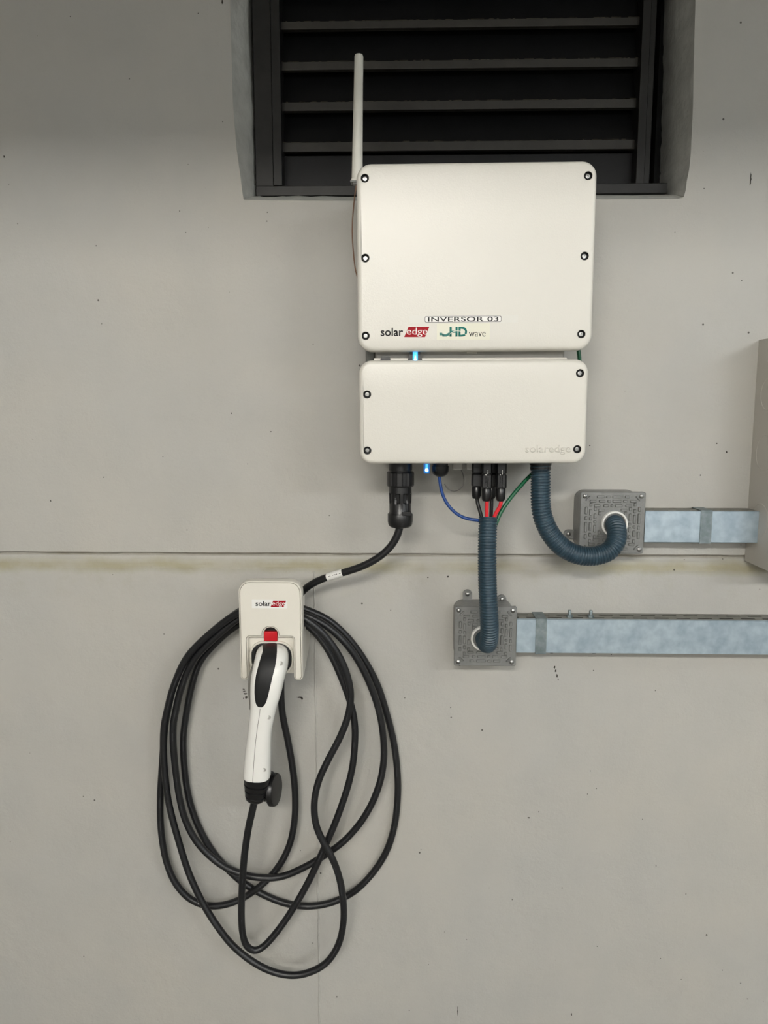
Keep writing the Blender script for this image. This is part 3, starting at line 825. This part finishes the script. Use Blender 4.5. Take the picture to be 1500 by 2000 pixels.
solar_connector(951, 0.122, 979, M_RED_W, 950.5, 'front black plug connector with white print and a straight red wire')
solar_connector(979, 0.122, 979, M_RED_W, 966, 'rightmost black plug connector with white print and a slanting red wire')

# ------------------------------------------------------------------ cable holster on the wall
DH = 0.118
def holster():
    l = P(467.5, 1250, DH).x; r_ = P(590.5, 1250, DH).x
    zt = P(528, 1135, DH).z; zb = P(528, 1329, DH).z
    cx = (l + r_) / 2; w = r_ - l
    t = empty('cable_holster', (cx, 0, zb), 'white wall holster with red release window holding the charging plug', 'holster')
    xi0, xi1 = P(484, 1250, DH).x, P(572.5, 1250, DH).x
    zc = P(528, 1245, DH).z
    wx0, wx1 = P(514.5, 1240, DH).x, P(542, 1240, DH).x
    wzt = P(528, 1226, DH).z
    hr = (wx1 - wx0) / 2; hx = (wx0 + wx1) / 2
    zs = wzt - hr * 0.95; wz_ = zc
    # front plate outline (arch with two legs and a window notch), lofted with a rounded rim and a fine bezel groove
    def outline(ins):
        pts = []
        x0, x1, z1, z0 = l + ins, r_ - ins, zt - ins, zb + ins
        a0, a1, zz = xi0 - ins, xi1 + ins, zc + ins
        rr = 0.021 - ins
        for k in range(9):
            a = R(180 - 90 * k / 8); pts.append((x0 + rr + rr * math.cos(a), z1 - rr + rr * math.sin(a)))
        for k in range(9):
            a = R(90 - 90 * k / 8); pts.append((x1 - rr + rr * math.cos(a), z1 - rr + rr * math.sin(a)))
        lw = (x1 - a1) / 2
        for k in range(9):
            a = R(0 - 180 * k / 8); pts.append((x1 - lw + lw * math.cos(a), z0 + lw * 0.8 + lw * 0.8 * math.sin(a)))
        ri = 0.004 + ins
        for k in range(5):
            a = R(0 + 90 * k / 4); pts.append((a1 - ri + ri * math.cos(a), zz - ri + ri * math.sin(a)))
        pts += [(wx1 + ins, zz), (wx1 + ins, zs)]
        pts += [(hx + (hr + ins) * math.cos(R(180 * k / 10)), zs + (hr * 0.95 + ins) * math.sin(R(180 * k / 10))) for k in range(1, 10)]
        pts += [(wx0 - ins, zs), (wx0 - ins, zz)]
        for k in range(5):
            a = R(90 + 90 * k / 4); pts.append((a0 + ri + ri * math.cos(a), zz - ri + ri * math.sin(a)))
        lw = (a0 - x0) / 2
        for k in range(9):
            a = R(0 - 180 * k / 8); pts.append((x0 + lw + lw * math.cos(a), z0 + lw * 0.8 + lw * 0.8 * math.sin(a)))
        return pts
    mb = MB()
    lev = [(0.0, DH - 0.022), (0.0, DH - 0.003), (0.0006, DH - 0.0012), (0.0016, DH - 0.0002), (0.0024, DH - 0.0002), (0.0025, DH - 0.0022), (0.0032, DH - 0.0022), (0.0034, DH)]
    rings = [[(x, -d, z) for x, z in outline(i)] for i, d in lev]
    mb.loft(rings, False, False)
    V, F = fill_holes(outline(0.0034), [], -DH); mb.add(V, F)
    V, F = fill_holes(outline(0.0), [], -DH + 0.022); mb.add(V, F)
    me = bpy.data.meshes.new('front_plate'); me.from_pydata(mb.v, [], mb.f)
    bm = bmesh.new(); bm.from_mesh(me); bmesh.ops.remove_doubles(bm, verts=bm.verts[:], dist=2e-6); bm.to_mesh(me); bm.free()
    fp = link_mesh('front_plate', me, M_WHITE, t, smooth=True)
    MB().loft([[(x, -DH + 0.0020, z) for x, z in outline(i)] for i in (0.0024, 0.0034)], False, False).build('bezel_gap', mat('bezel_gap', rgb(90, 82, 70), 0.8, noise=0.1, nscale=40), fp)
    # release window: dark top, red latch
    MB().box((wx0 - 0.001, -DH + 0.014, wz_ - 0.001), (wx1 + 0.001, -DH + 0.018, wzt + 0.001)).build('window_back', M_DARK, t)
    a = P(515, 1252.5, DH - 0.006); b = P(541.5, 1234, DH - 0.006)
    MB().box((a.x + 0.0004, -DH + 0.006, a.z), (b.x - 0.0004, -DH + 0.0135, b.z)).build('release_latch', M_REDB, t, bevel=0.0012)
    # inner socket housing behind the cut-out with an oval opening
    ds = DH - 0.014
    a = P(480, 1314, ds); b = P(577, 1238, ds)
    ox, oz = P(531, 1290, ds).x, P(531, 1290, ds).z
    ow, oh = P(569.5, 1290, ds).x - P(492, 1290, ds).x, P(531, 1256, ds).z - P(531, 1313, ds).z
    oz = P(531, 1284.5, ds).z
    def oval(g):
        return rrect(ox, oz, ow + 2 * g, oh + 2 * g, 0.022 + g, 8)
    mb = MB()
    outer = rrect((a.x + b.x) / 2, (a.z + b.z) / 2, b.x - a.x, b.z - a.z, 0.004, 4)
    V, F = fill_holes(outer, [oval(0.0)], -ds); mb.add(V, F)
    mb.loft([[(x, -ds, z) for x, z in outer], [(x, -0.05, z) for x, z in outer]], False, True)
    mb.loft([[(x, -ds, z) for x, z in oval(0)], [(x, -0.06, z) for x, z in oval(-0.003)]], False, True)
    me = bpy.data.meshes.new('socket_housing'); me.from_pydata(mb.v, [], mb.f)
    bm = bmesh.new(); bm.from_mesh(me); bmesh.ops.remove_doubles(bm, verts=bm.verts[:], dist=2e-6); bm.to_mesh(me); bm.free()
    sh = link_mesh('socket_housing', me, M_WHITE, t, smooth=True)
    mb = MB(); mb.loft([[(x, -dd, z) for x, z in oval(g)] for g, dd in ((0.0002, ds - 0.002), (-0.0002, ds + 0.0016), (-0.001, ds + 0.0022), (-0.0045, ds + 0.0022), (-0.0055, ds + 0.001), (-0.0065, 0.062))], False, True)
    mb.build('gasket', M_GRIP, sh, smooth=True)
    # sleeve around the opening
    mb = MB(); mb.loft([[(x, -dd, z) for x, z in oval(g)] for g, dd in ((0.0045, ds - 0.001), (0.0040, ds + 0.004), (0.0025, ds + 0.005), (0.0006, ds + 0.004), (0.0, ds - 0.001))], False, False)
    mb.build('socket_rim', M_WHITE, sh, smooth=True)
    # back body standing on the wall, slanted at the bottom, below the cable channel
    zk = P(528, 1222, 0.06).z
    for (x0, x1) in ((l + 0.001, l + 0.004), (r_ - 0.004, r_ - 0.001)):
        prof = [(-DH + 0.020, zk), (-DH + 0.020, zb + 0.012), (-DH + 0.03, zb + 0.004), (-0.004, zb + 0.033), (-0.002, zb + 0.04), (-0.002, zk)]
        MB().loft([[(x0, y, z) for y, z in prof], [(x1, y, z) for y, z in prof]]).build('side_wall', M_WHITE, t, bevel=0.0008)
    MB().box((l + 0.003, -DH + 0.021, zk - 0.004), (r_ - 0.003, -0.002, zk)).build('cable_rest', M_WHITE, t, bevel=0.001)
    MB().box((l + 0.010, -0.006, zb + 0.04), (r_ - 0.010, 0.0, zt - 0.034)).build('back_plate', M_WHITE, t, bevel=0.002)
    MB().box((cx - 0.02, -DH + 0.021, P(528, 1152, .06).z - 0.004), (cx + 0.02, -0.004, P(528, 1152, .06).z)).build('top_bridge', M_WHITE, t, bevel=0.001)
    D1 = DH + 0.0003
    b = pbox(492, 561, 1171, 1188, D1)
    mb = MB(); slab(mb, (b[0] + b[1]) / 2, (b[2] + b[3]) / 2, b[1] - b[0], b[3] - b[2], 0.001, [(0, D1 - 0.0004), (0, D1)], 3)
    s = mb.build('logo_sticker', M_LABEL, fp)
    logo(s, D1, 499.2, 529, 1174, 1184, 529.5, 559, 1173.3, 1185.5)
    return t
holster()

# ------------------------------------------------------------------ charging cable with plugs
def charging_cable():
    path = [(782, 1016, .112), (780, 1036, .111), (766, 1064, .108), (742, 1087, .104), (710, 1105, .097), (675, 1117, .088), (640, 1127, .078), (612, 1139, .068), (588, 1158, .056), (568, 1195, .042), (556, 1260, .028), (549, 1330, .026),
            (551, 1390, .026), (561, 1440, .026), (570, 1490, .026), (576, 1540, .026), (576, 1595, .026), (567, 1645, .026), (547, 1688, .025), (517, 1723, .024), (480, 1751, .024), (440, 1767, .024), (405, 1769, .024), (370, 1755, .024), (341, 1722, .024), (323, 1675, .024), (314, 1615, .024), (313, 1560, .025), (316, 1505, .026), (319, 1460, .027), (322, 1420, .028), (328, 1385, .03), (340, 1338, .033), (367, 1282, .038), (421, 1230, .045), (467, 1194, .05), (500, 1181, .05), (530, 1177, .05), (562, 1180, .046),
            (593, 1189, .04), (640, 1210, .034), (680, 1246, .028), (712, 1290, .022), (738, 1340, .016), (757, 1400, .012), (769, 1450, .0105), (775.5, 1500, .0105), (777, 1550, .0105), (771, 1610, .0105), (755, 1662, .0105), (728, 1705, .0105), (692, 1741, .0105), (650, 1762, .0105), (605, 1770, .0105), (560, 1765, .0105), (520, 1750, .0105), (480, 1728, .0105), (447, 1700, .0105), (417, 1666, .011), (394, 1628, .012), (376, 1585, .013), (365, 1540, .014), (359, 1485, .016), (358, 1440, .018), (363, 1400, .02), (374, 1341, .024), (392, 1290, .028), (433, 1245, .032), (467, 1219, .034), (500, 1206, .034), (530, 1202, .036), (562, 1202, .048),
            (593, 1200, .062), (640, 1224, .060), (680, 1262, .056), (708, 1305, .050), (730, 1355, .044), (743, 1400, .040), (749, 1445, .038), (749.5, 1485, .038), (742, 1528, .038), (725, 1572, .038), (700, 1612, .038), (668, 1646, .038), (630, 1673, .038), (590, 1696, .038), (546, 1713, .038), (497, 1713, .038), (453, 1700, .038), (422, 1682, .038), (388, 1649, .038), (364, 1607, .038), (351, 1560, .038), (343, 1505, .039), (338.5, 1455, .040), (338.5, 1415, .042), (344, 1385, .045), (355, 1341, .05), (379, 1288, .056), (427, 1239, .062), (467, 1207, .066), (500, 1192, .068), (530, 1188, .072), (562, 1193, .08),
            (593, 1207, .082), (625, 1231, .080), (655, 1269, .077), (675, 1310, .074), (685, 1355, .070), (680, 1397, .067), (664, 1440, .066), (642, 1482, .065), (622, 1526, .065), (613.5, 1570, .065), (617, 1610, .065), (630, 1642, .065), (648, 1674, .065), (662, 1711, .065), (670, 1755, .065), (671, 1800, .065), (661, 1845, .065), (638, 1880, .065), (605, 1899, .065), (570, 1905, .065), (530, 1897, .065), (490, 1876, .063), (450, 1842, .06), (415, 1795, .057), (390, 1752, .053), (368, 1703, .049), (352, 1653, .046), (338, 1604, .044), (328, 1560, .042), (322, 1510, .041), (319, 1462, .042), (320, 1422, .044), (327, 1385, .047), (340, 1338, .053), (367, 1281, .060), (420, 1229, .068), (467, 1196, .082), (500, 1190, .086), (530, 1200, .084), (562, 1210, .072),
            (593, 1217, .058), (622, 1242, .056), (648, 1281, .055), (668, 1326, .054), (684, 1371, .053), (692.5, 1411, .052), (693, 1452, .0515), (688, 1500, .0515), (675, 1550, .0515), (655, 1606, .0515), (635, 1652, .0515), (611, 1705, .0515), (590, 1745, .053), (565, 1786, .056), (540, 1821, .06), (516, 1848, .065), (497, 1858, .070), (482, 1849, .073), (474, 1824, .076), (471.5, 1790, .080), (472.5, 1740, .085), (476.5, 1680, .091), (483, 1630, .098), (490, 1595, .104), (497, 1565, .110), (499, 1540, .114)]
    start = P(782, 1030, .112)
    t = empty('charging_cable', P(570, 1912, .065), 'black vehicle charging cable coiled over the holster, with white handle plug', 'charging cable')
    pts = smooth_pts(catmull([P(*q) for q in path], 0.005), 5)
    cb = MB().tube(pts, 0.0066, 14).build('cable', M_RUBBER, t, smooth=True)
    # white tag wrapped round the cable near the holster
    seg = [p for p in pts[:160] if P(626, 1, .08).x < p.x < P(667, 1, .08).x]
    tg = MB().tube(seg, 0.0071, 16, caps=False).build('cable_tag', M_LABEL, cb, smooth=True)
    mk = MB(); rr = random.Random(4)
    for i in range(1, len(seg) - 1):
        p = seg[i]; tan = (seg[i + 1] - seg[i - 1]).normalized(); up = Vector((0, -1, 0)).cross(tan); up.normalize()
        if up.z < 0: up = -up
        for k in range(2):
            c = p + tan * (0.0022 * (k - .5)) + Vector((0, -0.0072, 0)) + up * 0.0012
            if rr.random() < 0.2: continue
            ww, hh = 0.0008, rr.uniform(0.0006, 0.0013)
            q = [c + tan * ww + up * hh, c - tan * ww + up * hh, c - tan * ww - up * hh, c + tan * ww - up * hh]
            mk.loft([q, [v + Vector((0, 0.0008, 0)) for v in q]])
    if mk.v: mk.build('tag_print', M_INK, tg)
    # faint pale print running along the outer windings
    pr = MB(); rr = random.Random(12)
    N = len(pts)
    i = int(N * 0.10)
    while i < N - 40:
        run = rr.randint(2, 5)
        if rr.random() < 0.62 and all(pts[j].z < 1.02 for j in range(i, i + run)):
            ang = 0.2
            rows = []
            for j in range(i, i + run):
                tan = (pts[j + 1] - pts[j - 1]).normalized(); f = Vector((0, -1, 0)); f = (f - tan * f.dot(tan)).normalized(); s = tan.cross(f)
                c = pts[j] + (f * math.cos(ang) + s * math.sin(ang)) * 0.00668
                s2 = s * math.cos(ang) - f * math.sin(ang)
                rows.append([c + s2 * 0.0005, c - s2 * 0.0005])
            pr.loft(rows, False, False, closed=False)
        i += run + rr.randint(1, 4)
    po = pr.build('printed_line', mat('faded_print', rgb(54, 55, 58), 0.6, noise=0.2, nscale=80), cb); po['kind'] = 'stuff'

    # plug under the inverter
    c = P(782, 900, .112); ax = (0, 0, -1); sc = (P(782, 900, .112).z - P(782, 1000, .112).z) / 100
    Y = lambda y: (y - 900) * sc
    pl = MB().lathe(c, ax, [(0, .0205), (Y(918), .0205), (Y(918.5), .0190), (Y(922), .0190)], 28).build('inverter_plug', M_BLACK, t, smooth=True)
    rg = MB(); n = 56; rings = []
    for (y, rr_) in ((921, .0222), (923, .0236), (947, .0236), (950, .0222)):
        ring = []
        for k in range(n):
            g = 1.0 if (k // 4) % 2 == 0 else 0.945
            a = 2 * math.pi * k / n
            ring.append((c.x + rr_ * g * math.cos(a), -.112 + rr_ * g * math.sin(a), c.z - Y(y)))
        rings.append(ring)
    rg.loft(rings); rg.build('locking_ring', M_BLACK, pl)
    sl = MB(); rings = []
    for (y, rr_, gr) in ((950, .0193, 0), (962, .0196, 0), (964, .0196, 1), (980, .0192, 1), (983, .0190, 0), (999, .0188, 0), (1001, .0196, 0), (1004, .0196, 0)):
        rings.append([(c.x + rr_ * (1 - (0.13 if gr and (k // 3) % 2 else 0)) * math.cos(2 * math.pi * k / 48), -.112 + rr_ * (1 - (0.13 if gr and (k // 3) % 2 else 0)) * math.sin(2 * math.pi * k / 48), c.z - Y(y)) for k in range(48)])
    sl.loft(rings); sl.build('sleeve', M_BLACK, pl, smooth=True)
    MB().lathe(c, ax, [(Y(1003), .0215), (Y(1004.5), .0220), (Y(1018), .0220), (Y(1025), .0208), (Y(1029), .0175), (Y(1031), .0120)], 14).build('clamp_nut', M_BLACK, pl, smooth=True)
    b_ = pbox(785, 803, 1000, 1007, .1315)
    MB().box((b_[0], -.1345, b_[2]), (b_[1], -.128, b_[3])).build('lock_tab', M_BLACK, pl, bevel=0.0006)

    # handle: loft along its spine, x = width axis
    spine = [  # px x, px y, d, full width px, half thickness m
        (532, 1287, .070, 64, .024), (532, 1285, .100, 66, .025), (531.5, 1286, .122, 67, .0255), (530.5, 1292, .140, 67, .0255), (527.5, 1306, .152, 67.5, .0245), (523, 1325, .158, 67.5, .0235),
        (519.5, 1350, .158, 63.5, .0225), (515, 1381, .153, 54, .021), (509, 1418, .146, 49.5, .020), (506, 1446, .140, 50.5, .0205), (504, 1474, .134, 54, .0215), (502.5, 1504, .127, 56.5, .0225), (502.3, 1512, .125, 56.5, .0225)]
    centers = [P(x, y, d) for x, y, d, _, _ in spine]
    # dense resample of the spine
    def interp(u):
        i = min(int(u), len(spine) - 2); f = u - i
        def cr(vals):
            p0 = vals[max(i - 1, 0)]; p1 = vals[i]; p2 = vals[i + 1]; p3 = vals[min(i + 2, len(vals) - 1)]
            return 0.5 * ((2 * p1) + (p2 - p0) * f + (2 * p0 - 5 * p1 + 4 * p2 - p3) * f * f + (3 * p1 - p0 - 3 * p2 + p3) * f ** 3)
        ctr = cr(centers)
        wpx = cr([s[3] for s in spine]); th = cr([s[4] for s in spine]); d = cr([s[2] for s in spine])
        return ctr, wpx * (CAM_D - d) / FPX, th
    K = 140
    secs = [interp((len(spine) - 1) * k / K) for k in range(K + 1)]
    def frame(k):
        a = secs[max(k - 1, 0)][0]; b = secs[min(k + 1, K)][0]
        tan = (b - a).normalized(); tan.x *= 0.3; tan.normalize()
        X = Vector((1, 0, 0)); X = (X - tan * X.dot(tan)).normalized()
        Nn = X.cross(tan)          # outward (towards the viewer)
        if Nn.y > 0 and k > 28: Nn = -Nn
        return X, Nn
    frames = []
    for k in range(K + 1):
        X, Nn = frame(k)
        if frames and Nn.dot(frames[-1][1]) < 0: Nn = -Nn
        frames.append((X, Nn))
    if frames[-1][1].y > 0: frames = [(X, -n_) for X, n_ in frames]
    def sec_ring(k, grow=0.0, n=40):
        ctr, w, th = secs[k]; X, Nn = frames[k]
        out = []
        for i in range(n):
            a = 2 * math.pi * i / n; ca, sa = math.cos(a), math.sin(a)
            e = 0.72
            out.append(ctr + X * ((w / 2 + grow) * math.copysign(abs(ca) ** e, ca)) + Nn * ((th + grow) * math.copysign(abs(sa) ** e, sa)))
        return out
    h = MB(); h.loft([sec_ring(k) for k in range(K + 1)])
    hd = h.build('handle', M_GLOSSW, t, smooth=True); hd['label'] = 'glossy white plug handle'
    # black grip insert: raised patch on the outward face
    def front_pt(k, s, lift):
        """s in -1..1 across the visible face"""
        ctr, w, th = secs[k]; X, Nn = frames[k]
        e = 0.72
        a = math.acos(max(-1, min(1, math.copysign(abs(s) ** (1 / e), s))))
        ca, sa = math.cos(a), math.sin(a)
        return ctr + X * (w / 2 * math.copysign(abs(ca) ** e, ca)) + Nn * (th * abs(sa) ** e + lift)
    def k_at_y(py):
        best = min(range(K + 1), key=lambda k: abs(proj_y(secs[k][0]) - py) + (0 if k > 34 else 1000)); return best
    def proj_y(v):
        q = CAM_M.transposed() @ (v - CAM_L); return 1000 + FPX * q.y / q.z
    def proj_x(v):
        q = CAM_M.transposed() @ (v - CAM_L); return 750 - FPX * q.x / q.z
    gy = [(1272, 513, 541), (1285, 509, 540), (1300, 505, 537.5), (1320, 500, 532.5), (1340, 497.5, 528), (1355, 497, 524.5), (1368, 498, 521), (1375, 499.5, 518), (1379, 501.5, 515), (1381.5, 504.5, 511.5), (1382.5, 507, 508.5)]
    rows = []
    k0 = 12; k1 = k_at_y(1381)
    for k in range(k0, k1 + 1):
        ctr, w, th = secs[k]
        py = proj_y(front_pt(k, 0, 0))
        for (ya, la, ra), (yb, lb, rb) in zip(gy, gy[1:]):
            if py <= ya: lx, rx = la, ra; break
            if py <= yb:
                f = (py - ya) / (yb - ya); lx = la + (lb - la) * f; rx = ra + (rb - ra) * f; break
        else: continue
        # convert wanted pixel columns to section parameter
        def s_of(px_):
            lo_, hi_ = -0.98, 0.98
            for _ in range(30):
                m_ = (lo_ + hi_) / 2
                if proj_x(front_pt(k, m_, 0)) < px_: lo_ = m_
                else: hi_ = m_
            return (lo_ + hi_) / 2
        s0, s1 = s_of(lx), s_of(rx)
        if s1 - s0 < 0.005: continue
        rows.append([front_pt(k, s0, -0.001)] + [front_pt(k, s0 + (s1 - s0) * q / 8, 0.0009 if 0 < q < 8 else 0.0004) for q in range(9)] + [front_pt(k, s1, -0.001)])
    g = MB(); g.loft(rows, False, False, closed=False); g.build('grip_insert', M_GRIP, hd, smooth=True)
    # parting line below the insert
    ks = range(k1 - 4, K)
    line = [front_pt(k, -0.15, 0.00012) for k in ks]
    g = MB(); g.loft([[p + Vector((-0.00045, 0, 0)), p + Vector((0.00045, 0, 0))] for p in line], False, False, closed=False); g.build('parting_line', mat('seam_shadow_gap', rgb(120, 118, 112), 0.6, noise=0.05, nscale=40), hd)
    # screw dimples
    for (px_, py) in ((548, 1303), (524.5, 1388.5), (515.5, 1489)):
        k = k_at_y(py)
        best = min([i / 50 for i in range(-48, 49)], key=lambda s: abs(proj_x(front_pt(k, s, 0)) - px_))
        c_ = front_pt(k, best, 0.0001)
        n_ = (front_pt(k, best, 0.01) - front_pt(k, best, 0)).normalized()
        MB().lathe(c_, n_, [(0, .0040), (.0003, .0040), (.0003, .0031), (-.0012, .0026), (-.0014, .0005)], 18).build('screw_cap', M_BODY, hd, smooth=True)
    # release lever along the left flank
    rows = []
    for k in range(k_at_y(1302), k_at_y(1384)):
        ctr, w, th = secs[k]; X, Nn = frames[k]
        f = (k - k_at_y(1302)) / max(1, (k_at_y(1384) - k_at_y(1302)))
        wd = 0.0025 * math.sin(math.pi * min(1, 0.12 + f * 0.95)) + 0.0006
        c_ = ctr - X * (w / 2) + Nn * (th * 0.12)
        rows.append([c_ - X * wd + Nn * .006, c_ - X * wd * 1.2 - Nn * .004, c_ + X * .003 - Nn * .008, c_ + X * .003 + Nn * .009])
    MB().loft(rows).build('release_lever', mat('grey_lever', rgb(150, 148, 142), 0.25, 0.6), hd, smooth=True)
    # rubber boot with ribs, then the cap on its strap
    e0 = secs[K][0]; e1 = P(499, 1560, .112); ax_ = (e1 - e0); Lb = ax_.length; ax_.normalize()
    X = Vector((1, 0, 0)); X = (X - ax_ * X.dot(ax_)).normalized(); Yv = ax_.cross(X)
    prof = [(-0.001, .0240, .0228), (.08, .0238, .0225), (.26, .0226, .021), (.28, .0200, .019), (.31, .0198, .019), (.33, .0222, .021), (.50, .0212, .020), (.52, .0188, .018), (.55, .0186, .018), (.57, .0206, .0198), (.74, .0194, .019), (.76, .0174, .017), (.79, .0172, .017), (.81, .0190, .0185), (.92, .0178, .0175), (.97, .0160, .0155), (1.0, .0120, .012)]
    m = MB(); m.loft([[e0 + ax_ * (Lb * f) + X * (a * math.copysign(abs(math.cos(2 * math.pi * i / 36)) ** .8, math.cos(2 * math.pi * i / 36))) + Yv * (b * math.copysign(abs(math.sin(2 * math.pi * i / 36)) ** .8, math.sin(2 * math.pi * i / 36))) for i in range(36)] for f, a, b in prof])
    m.build('strain_boot', M_BLACK, t, smooth=True)
    cc = P(535, 1542, .098)
    nrm = Vector((0.98, -0.19, 0.05)).normalized()
    cp = MB().lathe(cc, nrm, [(-.0075, .0265), (-.004, .0300), (.003, .0300), (.0055, .0285), (.006, .024)], 32).build('dust_cap', M_BLACK, t, smooth=True)
    MB().lathe(cc - nrm * .006, -nrm, [(0, .0225), (.013, .0220), (.0135, .018)], 28).build('cap_collar', M_GRIP, cp, smooth=True)
    a = P(522, 1512, .112)
    MB().tube(catmull([P(512, 1512, .108), P(524, 1508, .106), P(534, 1512, .102), cc + Vector((0, 0, .022))], .003), 0.0035, 8).build('cap_strap', M_BLACK, cp, smooth=True)
charging_cable()

# ------------------------------------------------------------------ marks on the wall
def blob(px_, py, wpx, hpx, seed, name='scuff_mark', m=M_SMUDGE, d=0.0):
    rr = random.Random(seed); q = P(px_, py, d); s = CAM_D / FPX
    n = 14; ring = []
    for i in range(n):
        a = 2 * math.pi * i / n; k = rr.uniform(0.55, 1.1)
        ring.append((q.x + wpx * s / 2 * k * math.cos(a), q.z + hpx * s / 2 * k * math.sin(a)))
    MB().loft([[(x, -0.0004, z) for x, z in ring], [(x, 0.0003, z) for x, z in ring]]).build(name, m, wall_back)
for i, (x, y, w, h) in enumerate(((586, 1362, 16, 4), (590, 1365, 6, 4), (476, 1346, 6, 2), (477, 1350, 7, 2), (479, 1355, 8, 4), (481, 1362, 7, 6), (476, 1364, 2, 5), (1083, 1303, 4, 6), (1085, 1310, 4, 7), (1088, 1320, 3, 9), (1090, 1327, 2, 5),
                                  (434, 4, 4, 8), (8, 306, 3, 4), (875, 1126, 4, 5), (1033, 1597, 6, 3), (836, 1128, 3, 3), (452, 807, 3, 3), (203, 932, 3, 3), (99, 978, 2, 5), (1466, 350, 3, 22), (894, 1975, 2, 26), (1116, 1981, 3, 6), (1380, 1826, 4, 4), (1098, 1734, 4, 2), (1400, 866, 3, 3), (1419, 883, 3, 5), (1368, 928, 3, 3), (1152, 870, 3, 3))):
    blob(x, y, w, h, 100 + i)
